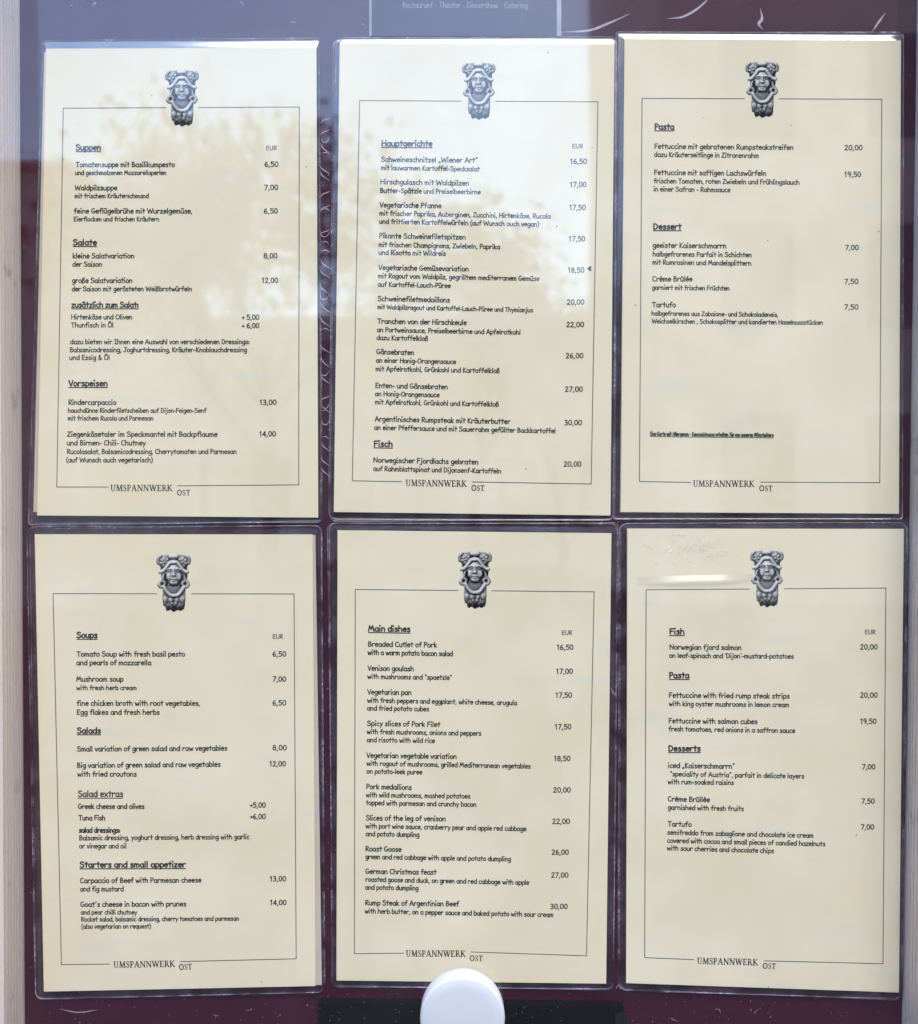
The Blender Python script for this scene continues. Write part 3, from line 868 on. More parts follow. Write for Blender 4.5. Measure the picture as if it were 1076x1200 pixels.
# ------------------------------------------------------------------ menu sheets
UMS, OST = 'UMSPANNWERK', 'OST'
CR = {'A1': (0, 0, 2.759), 'A2': (0, 300, 2.759), 'B1': (370, 0, 2.908), 'B2': (370, 300, 2.908), 'C1': (710, 0, 2.940), 'C2': (710, 300, 2.940),
      'D1': (0, 600, 2.759), 'D2': (0, 880, 2.759), 'E1': (370, 600, 2.908), 'E2': (370, 880, 2.908), 'F1': (710, 600, 2.940), 'F2': (710, 880, 2.940)}
def at(crop, x, y):
    ox, oy, k = CR[crop]
    return (ox + x / k, oy + y / k)

# style: H heading, N dish name, D smaller line, P price, E currency, B small bold underlined, T tiny bold underlined, C small bold, L large light heading
STY = {'H': (6.5, .255, True, 'heading'), 'N': (5.7, .218, False, 'dish_name'), 'D': (5.1, .215, False, 'dish_description'), 'M': (5.4, .215, False, 'dish_description'), 'P': (5.9, .205, False, 'price'),
       'E': (4.9, .175, False, 'currency_note'), 'B': (6.3, .250, True, 'heading'), 'T': (3.0, .24, True, 'footnote'), 'C': (5.6, .25, False, 'heading'), 'L': (6.8, .205, True, 'heading'), 'K': (5.0, .26, False, 'ink_mark')}

SHEETS = []
SHEETS.append(dict(
 label='German laminated menu sheet listing Suppen, Salate and Vorspeisen, left in the upper row', crops=('A1', 'A2'),
 paper=[(54, 57), (371, 56), (373, 606.5), (43.5, 604)], sleeve=[(49, 46), (374, 43), (376, 612), (33, 615)], rad=3,
 border=[('A1', 205, 350), ('A1', 968, 346), ('A2', 966, 740), ('A2', 184, 747)], gaps=[(537, 642), (350, 575)], foot=(747, 743),
 emblem=('A1', 534, 643, 222, 409), ums=('A2', 358, 750, 557, 750), ost=('A2', 573, 765, 615, 765),
 back=[(51, 60), (370, 58), (372, 602), (38.5, 600)],
 t=[('A1', [('H', 'Suppen', 246, 480, 326), ('E', 'EUR', 861, 481, 895), ('N', 'Tomatensuppe mit Basilikumpesto', 246, 535, 565), ('P', '6,50', 856, 534, 900), ('D', 'und geschmolzenen Mozzarellaperlen', 244, 561, 538),
     ('N', 'Waldpilzsuppe', 243, 610, 379), ('P', '7,00', 855, 609, 899), ('D', 'mit frischem Kräuterschmand', 242, 636, 481), ('N', 'feine Geflügelbrühe mit Wurzelgemüse,', 240, 685, 622), ('P', '6,50', 854, 685, 898),
     ('D', 'Eierflocken und frischen Kräutern', 239, 711, 515), ('H', 'Salate', 237, 787, 313), ('N', 'kleine Salatvariation', 236, 830, 434), ('P', '8,00', 853, 830, 897), ('M', 'der Saison', 235, 857, 330)]),
    ('A2', [('N', 'große Salatvariation', 234, 82, 428), ('P', '12,00', 847, 82, 899), ('M', 'der Saison mit gerösteten Weißbrotwürfeln', 233, 109, 621), ('B', 'zusätzlich zum Salat:', 232, 161, 448),
     ('M', 'Hirtenkäse und Oliven', 231, 200, 428), ('P', '+ 5,00', 783, 201, 838), ('M', 'Thunfisch in Öl', 231, 226, 367), ('P', '+ 6,00', 783, 228, 838),
     ('M', 'dazu bieten wir Ihnen eine Auswahl von verschiedenen Dressings:', 228, 280, 807), ('M', 'Balsamicodressing, Joghurtdressing, Kräuter-Knoblauchdressing', 227, 306, 798), ('M', 'und Essig & Öl', 225, 331, 355),
     ('H', 'Vorspeisen', 223, 415, 348), ('N', 'Rindercarpaccio', 222, 476, 376), ('P', '13,00', 840, 476, 894), ('D', 'hauchdünne Rinderfiletscheiben auf Dijon-Feigen-Senf', 220, 502, 667), ('D', 'mit frischem Rucola und Parmesan', 220, 527, 496),
     ('N', 'Ziegenkäsetaler im Speckmantel mit Backpflaume', 218, 579, 703), ('P', '14,00', 839, 578, 892), ('N', 'und Birnen- Chili- Chutney', 217, 607, 471), ('M', 'Rucolasalat, Balsamicodressing, Cherrytomaten und Parmesan', 217, 635, 765), ('M', '(auf Wunsch auch vegetarisch)', 215, 662, 494)])]))
SHEETS.append(dict(
 label='German laminated menu sheet listing Hauptgerichte and Fisch, middle of the upper row', crops=('B1', 'B2'),
 paper=[(398.3, 51), (720, 51.6), (715.5, 604), (391.3, 600)], sleeve=[(391, 43.5), (723, 42), (721, 610), (385, 609)], rad=12,
 border=[('B1', 150, 343), ('B1', 962, 347), ('B2', 939, 777), ('B2', 125, 766)], gaps=[(495, 612), (293, 533)], foot=(769, 770),
 emblem=('B1', 499, 613, 208, 408), ums=('B2', 307, 773, 514, 776), ost=('B2', 531, 790, 575, 791),
 t=[('B1', [('H', 'Hauptgerichte', 225, 492, 397, 493), ('E', 'EUR', 875, 501, 911), ('N', 'Schweineschnitzel „Wiener Art“', 224, 546, 552, 549), ('P', '16,50', 868, 553, 924), ('M', 'mit lauwarmen Kartoffel-Specksalat', 223, 574, 559, 579),
     ('N', 'Hirschgulasch mit Waldpilzen', 221, 622, 522, 627), ('P', '17,00', 867, 632, 922), ('M', 'Butter-Spätzle und Preiselbeerbirne', 220, 652, 562, 657), ('N', 'Vegetarische Pfanne', 219, 701, 428, 704), ('P', '17,50', 865, 710, 920),
     ('M', 'mit frischer Paprika, Auberginen, Zucchini, Hirtenkäse, Rucola', 218, 729, 800, 740), ('M', 'und frittierten Kartoffelwürfeln (auf Wunsch auch vegan)', 217, 757, 761, 767), ('N', 'Pikante Schweinefiletspitzen', 217, 806, 511, 811), ('P', '17,50', 863, 817, 918),
     ('M', 'mit frischen Champignons, Zwiebeln, Paprika', 215, 836, 628, 844), ('M', 'und Risotto mit Wildreis', 215, 863, 443, 867), ('K', "'", 818, 780, 824)]),
    ('B2', [('N', 'Vegetarische Gemüsevariation', 215, 42, 521, 47), ('P', '18,50', 860, 51, 915), ('K', '€', 928, 46, 940), ('M', 'mit Ragout vom Waldpilz, gegrilltem mediterranem Gemüse', 213, 70, 762, 80), ('M', 'auf Kartoffel-Lauch-Püree', 212, 99, 460, 104),
     ('N', 'Schweinefiletmedaillons', 212, 148, 457, 153), ('P', '20,00', 857, 160, 915), ('D', 'mit Waldpilzragout und Kartoffel-Lauch-Püree und Thymianjus', 211, 176, 740, 187), ('N', 'Tranchen von der Hirschkeule', 211, 225, 514, 230), ('P', '22,00', 855, 237, 914),
     ('M', 'an Portweinsauce, Preiselbeerbirne und Apfelrotkohl', 209, 254, 698, 263), ('M', 'dazu Kartoffelkloß', 208, 281, 383, 284), ('N', 'Gänsebraten', 207, 329, 335, 332), ('P', '26,00', 853, 343, 912), ('M', 'an einer Honig-Orangensauce', 206, 358, 478, 363),
     ('M', 'mit Apfelrotkohl, Grünkohl und Kartoffelkloß', 205, 387, 627, 394), ('N', 'Enten- und Gänsebraten', 204, 444, 450, 449), ('P', '27,00', 850, 457, 910), ('M', 'an Honig-Orangensauce', 203, 472, 422, 476), ('M', 'mit Apfelrotkohl, Grünkohl und Kartoffelkloß', 203, 500, 624, 508),
     ('N', 'Argentinisches Rumpsteak mit Kräuterbutter', 202, 558, 663, 567), ('P', '30,00', 848, 571, 907), ('M', 'an einer Pfeffersauce und mit Sauerrahm gefüllter Backkartoffel', 200, 587, 817, 599), ('H', 'Fisch', 199, 643, 262, 644),
     ('N', 'Norwegischer Fjordlachs gebraten', 197, 698, 554, 705), ('P', '20,00', 846, 712, 905), ('M', 'auf Rahmblattspinat und Dijonsenf-Kartoffeln', 197, 727, 632, 736)])]))
SHEETS.append(dict(
 label='German laminated menu sheet listing Pasta and Dessert, right in the upper row', crops=('C1', 'C2'),
 paper=[(732, 45.5), (1056, 47.5), (1053.5, 602), (727.7, 600)], sleeve=[(722, 36), (1060, 37), (1058, 608.5), (719, 608)], rad=4,
 border=[('C1', 125, 339), ('C1', 951, 342), ('C2', 944, 781), ('C2', 116, 777)], gaps=[(478, 597), (292, 533)], foot=(780, 779),
 emblem=('C1', 481, 597, 208, 406), ums=('C2', 301, 784, 511, 785), ost=('C2', 529, 800, 574, 801),
 t=[('C1', [('H', 'Pasta', 169, 440, 235), ('N', 'Fettuccine mit gebratenen Rumpsteakstreifen', 168, 507, 646, 511), ('P', '20,00', 823, 512, 884), ('M', 'dazu Kräuterseitlinge in Zitronenrahm', 167, 535, 527, 539), ('N', 'Fettuccine mit saftigen Lachswürfeln', 167, 597, 552, 600), ('P', '19,50', 822, 604, 879),
     ('M', 'frischen Tomaten, roten Zwiebeln und Frühlingslauch', 166, 626, 667, 631), ('M', 'in einer Safran - Rahmsauce', 165, 654, 429, 657), ('H', 'Dessert', 164, 784, 260), ('N', 'geeister Kaiserschmarrn', 162, 848, 415, 850), ('P', '7,00', 825, 856, 871),
     ('M', 'halbgefrorenes Parfait in Schichten', 162, 878, 502, 881), ('M', 'mit Rumrosinen und Mandelsplittern', 161, 906, 501, 910)]),
    ('C2', [('N', 'Crème Brûlée', 161, 82, 298), ('P', '7,50', 822, 91, 870), ('D', 'garniert mit frischen Früchten', 160, 111, 426, 114), ('N', 'Tartufo', 160, 171, 241), ('P', '7,50', 822, 179, 870), ('D', 'halbgefrorenes aus Zabaione- und Schokoladeneis,', 158, 200, 594, 205),
     ('D', 'Weichselkirschen , Schokosplitter und kandierten Haselnussstücken', 159, 227, 748, 232), ('T', 'Eine Karte mit Allergenen - Kennzeichnung erhalten Sie von unseren Mitarbeitern', 153, 616, 578, 621)])]))
SHEETS.append(dict(
 label='English laminated menu sheet listing Soups, Salads and Starters, left in the lower row', crops=('D1', 'D2'),
 paper=[(40.8, 626), (366.5, 626.3), (370, 1155.5), (51.5, 1162)], sleeve=[(31, 617.5), (377, 616), (381, 1163), (41, 1171)], rad=11,
 border=[('D1', 172, 264), ('D1', 951, 265), ('D2', 958, 672), ('D2', 199, 691)], gaps=[(507, 620), (355, 583)], foot=(689, 681),
 emblem=('D1', 506, 618, 132, 323), ums=('D2', 368, 691, 565, 688), ost=('D2', 580, 699, 621, 697),
 back=[(45, 630), (369.5, 627), (377, 1155), (56, 1159)],
 t=[('D1', [('H', 'Soups', 249, 401, 315), ('E', 'EUR', 882, 405, 915), ('N', 'Tomato Soup with fresh basil pesto', 249, 462, 598), ('P', '6,50', 882, 462, 925), ('N', 'and pearls of mozzarella', 248, 490, 489), ('N', 'Mushroom soup', 248, 543, 399), ('P', '7,00', 882, 543, 925),
     ('D', 'with fresh herb cream', 248, 571, 442), ('N', 'fine chicken broth with root vegetables,', 249, 621, 647), ('P', '6,50', 882, 620, 925), ('N', 'Egg flakes and fresh herbs', 249, 650, 516), ('H', 'Salads', 250, 710, 326), ('N', 'Small variation of green salad and raw vegetables', 250, 769, 735, 766),
     ('P', '8,00', 882, 765, 927), ('N', 'Big variation of green salad and raw vegetables', 250, 822, 713, 818), ('P', '12,00', 872, 817, 924), ('N', 'with fried croutons', 251, 850, 442)]),
    ('D2', [('L', 'Salad extras', 253, 142, 398), ('N', 'Greek cheese and olives', 253, 182, 467), ('P', '+5,00', 809, 178, 859), ('N', 'Tuna Fish', 255, 219, 340), ('P', '+6,00', 809, 215, 859), ('C', 'salad dressings:', 256, 259, 388),
     ('M', 'Balsamic dressing, yoghurt dressing, herb dressing with garlic', 257, 284, 806, 280), ('M', 'or vinegar and oil', 257, 310, 409), ('H', 'Starters and small appetizer', 259, 371, 600, 370), ('N', 'Carpaccio of Beef with Parmesan cheese', 260, 422, 651, 420), ('P', '13,00', 873, 416, 925),
     ('M', 'and fig mustard', 260, 449, 400), ('N', 'Goat´s cheese in bacon with prunes', 261, 499, 602, 497), ('P', '14,00', 874, 493, 926), ('D', 'and pear chilli chutney', 262, 524, 443), ('D', 'Rocket salad, balsamic dressing, cherry tomatoes and parmesan', 263, 547, 773, 544), ('D', '(also vegetarian on request)', 264, 570, 488, 569)])]))
SHEETS.append(dict(
 label='English laminated menu sheet listing Main dishes, partly behind the white round knob', crops=('E1', 'E2'),
 paper=[(395.8, 621.3), (716.6, 624.8), (710.4, 1152.7), (394.8, 1149)], sleeve=[(385.5, 613), (724, 613.5), (719, 1159), (389, 1157)], rad=10,
 border=[('E1', 135, 264), ('E1', 949, 272), ('E2', 923, 698), ('E2', 132, 691)], gaps=[(485, 600), (300, 530)], foot=(689, 685),
 emblem=('E1', 485, 601, 130, 330), ums=('E2', 308, 690, 510, 691), ost=('E2', 525, 706, 569, 707),
 t=[('E1', [('H', 'Main dishes', 180, 400, 322, 402), ('E', 'EUR', 839, 414, 874), ('N', 'Breaded Cutlet of Pork', 179, 453, 413, 456), ('P', '16,50', 822, 464, 878), ('N', 'with a warm potato bacon salad', 178, 481, 467, 486), ('N', 'Venison goulash', 178, 535, 334, 537), ('P', '17,00', 820, 546, 876),
     ('M', 'with mushrooms and "spaetzle"', 177, 563, 464, 567), ('N', 'Vegetarian pan', 177, 616, 326, 618), ('P', '17,50', 818, 627, 873), ('M', 'with fresh peppers and eggplant, white cheese, arugula', 176, 644, 686, 653), ('M', 'and fried potato cubes', 176, 671, 386, 674),
     ('N', 'Spicy slices of Pork Filet', 176, 723, 424, 727), ('P', '17,50', 815, 735, 871), ('M', 'with fresh mushrooms, onions and peppers', 175, 751, 564, 757), ('M', 'and risotto with wild rice', 175, 779, 406, 782), ('N', 'Vegetarian vegetable variation', 174, 832, 480, 836), ('P', '18,50', 813, 843, 868),
     ('M', 'with ragout of mushrooms, grilled Mediterranean vegetables', 174, 859, 732, 869), ('M', 'on potato-leek puree', 174, 886, 363, 889)]),
    ('E2', [('N', 'Pork medallions', 173, 124, 327, 127), ('P', '20,00', 810, 136, 869), ('M', 'with wild mushrooms, mashed potatoes', 172, 152, 527, 157), ('M', 'topped with parmesan and crunchy bacon', 172, 179, 547, 185), ('N', 'Slices of the leg of venison', 172, 231, 443, 234), ('P', '22,00', 807, 243, 866),
     ('M', 'with port wine sauce, cranberry pear and apple red cabbage', 171, 258, 718, 268), ('M', 'and potato dumpling', 171, 285, 353, 288), ('N', 'Roast Goose', 170, 336, 292, 338), ('P', '26,00', 805, 348, 862), ('M', 'green and red cabbage with apple and potato dumpling', 170, 363, 665, 371),
     ('N', 'German Christmas feast', 170, 413, 411, 416), ('P', '27,00', 803, 426, 861), ('M', 'roasted goose and duck, on green and red cabbage with apple', 170, 440, 727, 451), ('M', 'and potato dumpling', 169, 467, 350, 470), ('N', 'Rump Steak of Argentinian Beef', 169, 520, 488, 524), ('P', '30,00', 800, 533, 858),
     ('M', 'with herb butter, on a pepper sauce and baked potato with sour cream', 168, 548, 810, 561)])]))
SHEETS.append(dict(
 label='English laminated menu sheet listing Fish, Pasta and Desserts, right in the lower row', crops=('F1', 'F2'),
 paper=[(735.5, 619.7), (1059.3, 619.7), (1053.5, 1163), (733.8, 1152)], sleeve=[(725.5, 613.5), (1064, 612), (1058, 1171), (724.5, 1161)], rad=12,
 border=[('F1', 139, 268), ('F1', 965, 262), ('F2', 955, 733), ('F2', 134, 712)], gaps=[(495, 615), (303, 546)], foot=(719, 723),
 emblem=('F1', 498, 613, 127, 328), ums=('F2', 315, 723, 523, 728), ost=('F2', 541, 740, 585, 742),
 t=[('F1', [('H', 'Fish', 220, 415, 271), ('E', 'EUR', 893, 416, 929), ('N', 'Norwegian fjord salmon', 220, 468, 467, 470), ('P', '20,00', 877, 468, 936), ('M', "on leaf-spinach and 'Dijon'-mustard-potatoes", 219, 497, 647, 500), ('H', 'Pasta', 219, 566, 287), ('N', 'Fettuccine with fried rump steak strips', 218, 634, 633, 637), ('P', '20,00', 877, 634, 936),
     ('M', 'with king oyster mushrooms in lemon cream', 218, 663, 631, 667), ('N', 'Fettuccine with salmon cubes', 217, 722, 522, 725), ('P', '19,50', 877, 724, 932), ('M', 'fresh tomatoes, red onions in a saffron sauce', 217, 750, 652, 756), ('H', 'Desserts', 216, 818, 326), ('N', 'iced „Kaiserschmarrn“', 215, 876, 444, 879), ('P', '7,00', 883, 881, 928),
     ('M', '"speciality of Austria", parfait in delicate layers', 222, 905, 683, 913), ('M', 'with rum-soaked raisins', 214, 932, 441, 935)]),
    ('F2', [('N', 'Crème Brûllèe', 214, 168, 358, 171), ('P', '7,50', 881, 176, 926), ('M', 'garnished with fresh fruits', 214, 197, 475, 202), ('N', 'Tartufo', 214, 254, 295, 256), ('P', '7,00', 879, 265, 924), ('M', 'semifreddo from zabaglione and chocolate ice cream', 212, 283, 715, 294),
     ('M', 'covered with cocoa and small pieces of candied hazelnuts', 212, 311, 756, 323), ('M', 'with sour cherries and chocolate chips', 211, 337, 579, 347)])]))

GROUP = 'laminated menu sheets in the display case'
YT = -0.00006         # ink above paper

def rounded(quad, rad, n=6):
    """rounded outline of a quad, list of 2D points"""
    out = []
    for i in range(4):
        p, a, b = Vector(quad[i]), Vector(quad[i - 1]), Vector(quad[(i + 1) % 4])
        u, v = (a - p).normalized(), (b - p).normalized()
        s, e = p + u * rad, p + v * rad
        for k in range(n + 1):
            t = k / n
            out.append((1 - t) ** 2 * s + 2 * t * (1 - t) * p + t * t * e)
    return out

def sleeve_mesh(outer, inner, rad, yb, yf, lift=.0005):
    """laminate margin: a ring sloping from the paper's edge down to a sealed rim, on a thin clear back"""
    bm = bmesh.new()
    n = 6
    o = rounded(outer, rad, n)
    i_ = rounded(inner, rad * .02, n)
    loops = []
    amp = [.00025 + lift * max(0.0, (b - a).normalized().y) for a, b in zip(i_, o)]
    rgw = random.Random(int(abs(outer[0][0]) * 1e6))
    for f, g in ((0.0, 0), (0.30, .25), (0.62, .75), (0.93, 1)):
        loops.append([bm.verts.new((a.x + (b.x - a.x) * f, yf + q * g, a.y + (b.y - a.y) * f)) for a, b, q in zip(i_, o, amp)])
    m = len(o)
    for A_, B_ in zip(loops[:-1], loops[1:]):
        for k in range(m):
            j = (k + 1) % m
            f = bm.faces.new((A_[k], A_[j], B_[j], B_[k]))
            f.smooth = True
            if lift > .001 and min(amp[k], amp[j]) > .0009:
                f.material_index = 2
    # sealed rim: a low half-round bead
    ctr = sum(o, Vector((0, 0))) / m
    prev = loops[-1]
    for off, dy in ((0.0002, -.00022), (0.0005, -.00022), (0.0007, .0001), (0.0007, None)):
        cur = []
        for k, (a, b, q) in enumerate(zip(i_, o, amp)):
            y = yb if dy is None else yf + q + dy
            base = a + (b - a) * .93
            d = (b - a).normalized()
            cur.append(bm.verts.new((base.x + d.x * off, y, base.y + d.y * off)))
        for k in range(m):
            j = (k + 1) % m
            f = bm.faces.new((prev[k], prev[j], cur[j], cur[k]))
            f.material_index = 1
            f.smooth = True
        prev = cur
    bmesh.ops.recalc_face_normals(bm, faces=bm.faces)
    # make the front face the viewer
    bm.normal_update()
    if sum(f.normal.y * f.calc_area() for f in bm.faces) > 0:
        bmesh.ops.reverse_faces(bm, faces=bm.faces)
    return bm

for si, sh in enumerate(SHEETS):
    ctr_px = (sum(p[0] for p in sh['paper']) / 4, sum(p[1] for p in sh['paper']) / 4)
    c0 = PX(ctr_px[0], ctr_px[1])
    def loc(px, py):
        q = PX(px, py)
        return Vector((q.x - c0.x, q.z - c0.z))
    root = thing('menu_sheet', sh['label'], 'menu', c0, GROUP)
    pq = [loc(*p) for p in sh['paper']]
    # paper: thin slab
    bm = bmesh.new()
    quad_slab(bm, pq, 0.0, 0.0003)
    paper = link_mesh('paper', bm, M['paper'], root)
    # sleeve margin
    sl = sleeve_mesh([loc(*p) for p in sh['sleeve']], pq, sh['rad'] / S, 0.0018, 0.00004, .0013 if si < 3 else .0006)
    link_mesh('sleeve', sl, [M['film'], M['film_rim'], M['film_stack']], root)
    # a second laminated sheet lying behind, its edges peeping out
    rr = random.Random(si + 3)
    if 'back' in sh:
        bq = [loc(*p) for p in sh['back']]
    else:
        bq = [v + Vector(((rr.uniform(-1, 1)) / S, rr.uniform(-1.5, 0.5) / S)) for v in pq]
    bm = bmesh.new()
    quad_slab(bm, bq, 0.0011, 0.0014)
    backing = link_mesh('backing_paper', bm, M['paper'], root)
    so = [loc(*p) + Vector((dx / S, dz / S)) for p, (dx, dz) in zip(sh['sleeve'], [(rr.uniform(-2.6, 4.0) * a, rr.uniform(-1.8, 3.2) * b) for a, b in ((1, -1), (-1, -1), (1, -1), (-1, -1))])]
    sl = sleeve_mesh(so, bq, max(3, sh['rad'] * .8) / S, 0.0030, 0.00115)
    link_mesh('backing_sleeve', sl, [M['film'], M['film_rim'], M['film_stack']], root)
    # border lines with their gaps
    bm = bmesh.new()
    bp = [loc(*at(c, x, y)) for c, x, y in sh['border']]
    top, bot = sh['border'][0], sh['border'][3]
    def on(a, b, crop, xpix):
        xa = loc(*at(crop, xpix, 0)).x
        t = (xa - a.x) / (b.x - a.x)
        return a + (b - a) * t
    lw = 1.0 / S
    (g0, g1), (h0, h1) = sh['gaps']
    for k, (a, b) in enumerate(((bp[0], on(bp[0], bp[1], top[0], g0)), (on(bp[0], bp[1], top[0], g1), bp[1]), (bp[1], bp[2]), (bp[0], bp[3]),
                 (bp[3], loc(*at(bot[0], h0, sh['foot'][0]))), (loc(*at(bot[0], h1, sh['foot'][1])), bp[2]))):
        ribbon(bm, [(a.x, a.y), (b.x, b.y)], lw, YT - 2e-6 * k)
    link_mesh('border_line', bm, M['ink_grey'], paper)
    # emblem
    ec, ex0, ex1, ey0, ey1 = sh['emblem']
    p0, p1 = loc(*at(ec, ex0, ey1)), loc(*at(ec, ex1, ey0))
    eo = bpy.data.objects.new('emblem', emblem_mesh('emblem', p0.x, p1.x, p0.y, p1.y, YT))
    C.objects.link(eo)
    eo.parent = paper
    # house name
    for txt, (cr, x0, y0, x1, y1), cap in ((UMS, sh['ums'], 7.2), (OST, sh['ost'], 6.4)):
        bm = bmesh.new()
        k = CR[cr][2]
        a = at(cr, x0, y0 + cap * k / 2)
        b = at(cr, x1, y1 + cap * k / 2)
        la, lb = loc(*a), loc(*b)
        write(bm, txt, (la.x, la.y), (lb.x, lb.y), cap / S, .185, YT, font=GS)
        link_mesh('house_name', bm, M['ink'], paper)
    # the lines of text; consecutive description lines form one block
    block = None
    for cr, lines in sh['t']:
        k = CR[cr][2]
        for ln in lines:
            st, txt, x0, y0, x1 = ln[:5]
            y1 = ln[5] if len(ln) > 5 else y0
            cap, wt, ul, nm = STY[st]
            xh = cap * X * k / 2
            a, b = at(cr, x0, y0 + xh * .95), at(cr, x1, y1 + xh * .95)
            la, lb = loc(*a), loc(*b)
            if st == 'T':
                cap = 4.4
            if nm == 'dish_description' and block is not None:
                bm = block
            else:
                if block is not None and nm != 'price':
                    link_mesh('dish_description', block, M['ink'], paper)
                    block = None
                bm = bmesh.new()
            write(bm, txt, (la.x, la.y), (lb.x, lb.y), cap / S, wt, YT, under=ul)
            if nm == 'dish_description':
                block = bm
            else:
                link_mesh(nm, bm, M['ink'], paper)
    if block is not None:
        link_mesh('dish_description', block, M['ink'], paper)
    sh['paper_obj'], sh['loc'] = paper, loc

# film creases and wrinkles on the sheets (raised clear film, catches the sky)
def crease_strip(bm, pts, w, hgt, nseg=14):
    q = resample([Vector((p.x, p.y)) for p in pts], nseg)
    n = len(q)
    rows = []
    for i, p in enumerate(q):
        t = (q[min(i + 1, n - 1)] - q[max(i - 1, 0)]).normalized()
        nn = Vector((-t.y, t.x))
        e = min(1.0, min(i, n - 1 - i) / (n * .30) + .02)
        row = []
        for s, hf in ((-1, 0), (-.84, 1), (-.4, .76), (.2, .43), (.7, .16), (1, 0)):
            hh = hgt * e * hf
            row.append(bm.verts.new((p.x + nn.x * w * .5 * s, -0.00012 - hh, p.y + nn.y * w * .5 * s)))
        rows.append(row)
    for a, b in zip(rows[:-1], rows[1:]):
        for k in range(5):
            f = bm.faces.new((a[k], b[k], b[k + 1], a[k + 1]))
            f.smooth = True

def creases(sh, strips, patches, seed):
    bm = bmesh.new()
    rg = random.Random(seed)
    L = sh['loc']
    for pts, w, hgt in strips:
        crease_strip(bm, [L(*p) for p in pts], w / S, hgt)
    for (x0, y0, x1, y1), n in patches:
        for i in range(n):
            cx, cy = rg.gauss((x0 + x1) / 2, (x1 - x0) / 4.2), rg.gauss((y0 + y1) / 2, (y1 - y0) / 4.2)
            a = rg.uniform(-.9, .9)
            le = rg.uniform(2, 6)
            pts = [(cx + math.cos(a) * le * t + rg.uniform(-.8, .8), cy + math.sin(a) * le * t + rg.uniform(-.8, .8)) for t in (-1, -.3, .3, 1)]
            ww = rg.uniform(0.9, 2.0) / S
            crease_strip(bm, [L(*p) for p in pts], ww, ww * rg.uniform(.2, .45), 3)
    bm.normal_update()
    if sum(f.normal.y for f in bm.faces) > 0:
        bmesh.ops.reverse_faces(bm, faces=bm.faces)
    link_mesh('film_crease', bm, M['bubble'], sh['paper_obj'])
creases(SHEETS[5], [([(747, 681), (800, 679), (840, 678), (882, 677)], 9, .0026)], [((765, 622, 850, 662), 60)], 1)
creases(SHEETS[0], [], [((85, 332, 110, 360), 16), ((175, 535, 270, 600), 60), ((300, 170, 370, 260), 40)], 2)
creases(SHEETS[1], [], [((400, 180, 470, 230), 30), ((600, 300, 715, 380), 40)], 3)

# ------------------------------------------------------------------ what the glass mirrors: the street behind the viewer
def box_obj(name, x0, x1, y0, y1, z0, z1, mat, parent=None, o=(0, 0, 0)):
    bm = bmesh.new()
    add_box(bm, x0 - o[0], x1 - o[0], y0 - o[1], y1 - o[1], z0 - o[2], z1 - o[2])
    return link_mesh(name, bm, mat, parent)
g_mat = mat_simple('grey_paving', (0.045, 0.043, 0.042), 0.9, var=0.2, scale=2)
bm = bmesh.new()
bmesh.ops.create_grid(bm, x_segments=4, y_segments=4, size=60)
gr = link_mesh('ground', bm, g_mat)
gr['kind'] = 'structure'
w1 = mat_simple('pale_render_wall', (0.60, 0.54, 0.48), 0.9, var=0.15, scale=1.5)
w2 = mat_simple('sandy_render_wall', (0.64, 0.56, 0.50), 0.9, var=0.2, scale=3)
wg = mat_simple('dark_window_glass', (0.03, 0.035, 0.04), 0.08)
rm = mat_simple('dark_roof_tile', (0.06, 0.05, 0.05), 0.8, var=0.2, scale=6)

def building(label, x0, x1, yf, depth, h, wall, wx, wz, roof):
    o = ((x0 + x1) / 2, yf - depth / 2, 0)
    b = thing('building', label, 'building', o)
    box_obj('wall', x0, x1, yf - depth, yf, 0, h, wall, b, o)
    nw = int((x1 - x0 - 1) / wx)
    nz = int((h - 1.5) / wz)
    for i in range(nw):
        for j in range(nz):
            cx = x0 + .5 + (i + .2) * wx
            cz = 1.4 + j * wz
            box_obj('window', cx, cx + wx * .5, yf - .05, yf + .03, cz, cz + wz * .55, wg, b, o)
    if roof:
        bm = bmesh.new()
        yb = yf - depth
        pts = [(x0 - .3, yf + .3, h + .003), (x1 + .3, yf + .3, h + .003), (x1 + .3, yb - .3, h + .003), (x0 - .3, yb - .3, h + .003), (x0 + 1.5, (yf + yb) / 2, h + roof), (x1 - 1.5, (yf + yb) / 2, h + roof)]
        v = [bm.verts.new((p[0] - o[0], p[1] - o[1], p[2])) for p in pts]
        for q in ((0, 1, 5, 4), (2, 3, 4, 5), (1, 2, 5), (3, 0, 4), (3, 2, 1, 0)):
            bm.faces.new([v[i] for i in q])
        link_mesh('roof', bm, rm, b)
    return b
building('low pale rendered house with dark roof mirrored at the left of the glass', -30, -6.2, -15, 8, 6.9, w1, 2.6, 3.0, 1.6)
building('tall pale house mirrored at the right of the glass', 3.3, 34, -15.5, 9, 15, w2, 2.4, 3.1, 1.0)

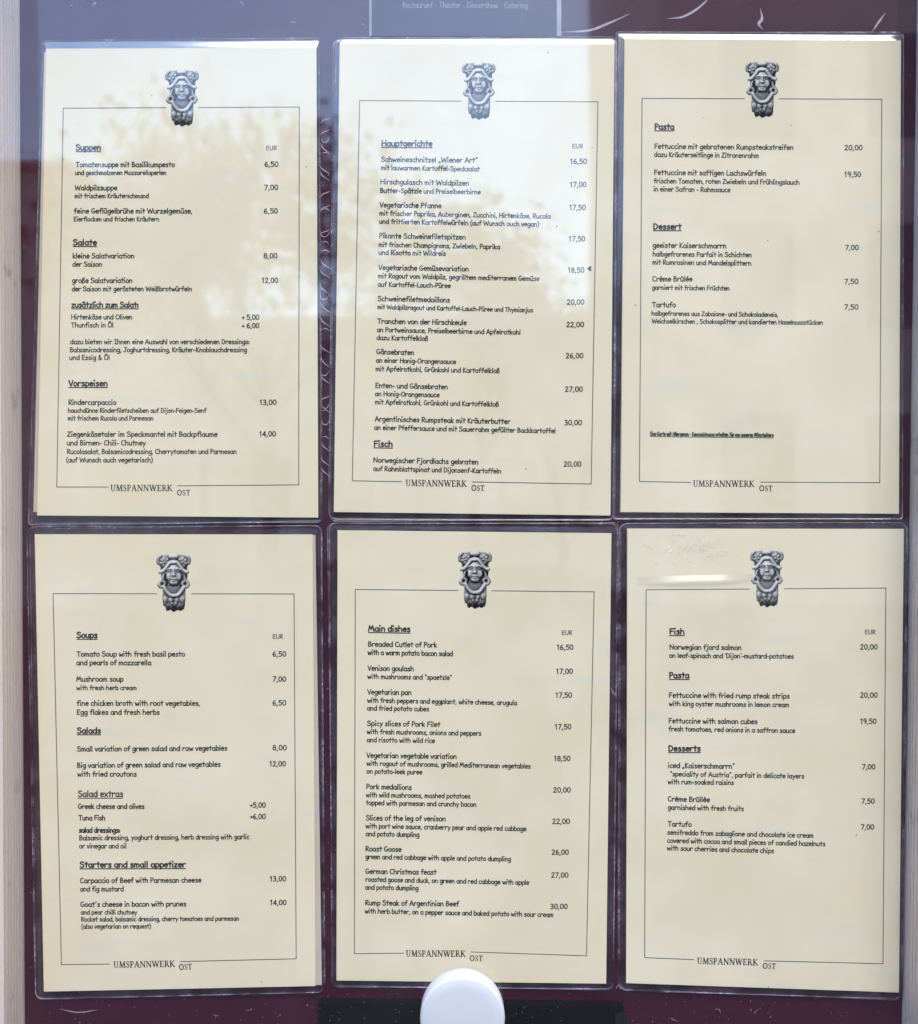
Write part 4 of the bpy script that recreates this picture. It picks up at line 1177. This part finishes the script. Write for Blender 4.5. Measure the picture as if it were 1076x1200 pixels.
# a bare-ish street tree
def tree(x, y, h, seed, label):
    rg = random.Random(seed)
    t = thing('street_tree', label, 'tree', (x, y, 0), 'street trees behind the viewer')
    bm = bmesh.new()
    lf = bmesh.new()
    def limb(p, d, ln, r, lev):
        q = p
        n = 4
        prev = None
        for i in range(n + 1):
            ring = []
            a = d.orthogonal().normalized()
            b_ = d.cross(a).normalized()
            rr = r * (1 - .55 * i / n)
            for k in range(6):
                an = k * math.pi / 3
                ring.append(bm.verts.new(q + a * math.cos(an) * rr + b_ * math.sin(an) * rr))
            if prev:
                for k in range(6):
                    bm.faces.new((prev[k], prev[(k + 1) % 6], ring[(k + 1) % 6], ring[k]))
            prev = ring
            if i < n:
                d = (d + Vector((rg.uniform(-.16, .16), rg.uniform(-.16, .16), rg.uniform(-.02, .12)))).normalized()
                q = q + d * ln / n
            if lev < 4 and i >= 2:
                for s in range(2 if lev < 3 else 1):
                    ax = Vector((rg.uniform(-1, 1), rg.uniform(-1, 1), rg.uniform(-.1, .8))).normalized()
                    limb(q, (d * .55 + ax * .75).normalized(), ln * rg.uniform(.55, .72), rr * .6, lev + 1)
        if lev >= 2:
            for s in range(4):
                c = q + Vector((rg.gauss(0, .28), rg.gauss(0, .28), rg.gauss(0, .25)))
                u = Vector((rg.uniform(-1, 1), rg.uniform(-1, 1), rg.uniform(-1, 1))).normalized() * rg.uniform(.04, .09)
                w = u.orthogonal() * rg.uniform(.5, .9)
                lf.faces.new([lf.verts.new(c + e) for e in (u, w, -u, -w)])
    limb(Vector((0, 0, 0)), Vector((0, 0, 1)), h * .42, .17, 0)
    link_mesh('trunk', bm, mat_simple('bark', (0.07, 0.05, 0.04), .9, var=.3, scale=8), t)
    link_mesh('crown', lf, mat_simple('autumn_leaves', (0.22, 0.17, 0.07), .7, var=.5, scale=1.2), t)
building('long pale house closing the street, mirrored in the middle of the glass', -16.0, 12, -27, 8, 6.2, w1, 2.3, 2.9, 1.6)
tree(-2.6, -12.5, 6.6, 5, 'tallest bare autumn tree mirrored left of the middle of the glass')
tree(0.4, -20, 7.6, 8, 'bare autumn tree mirrored in the middle of the glass')
tree(2.6, -24, 6.8, 12, 'smaller bare autumn tree mirrored right of the middle of the glass')
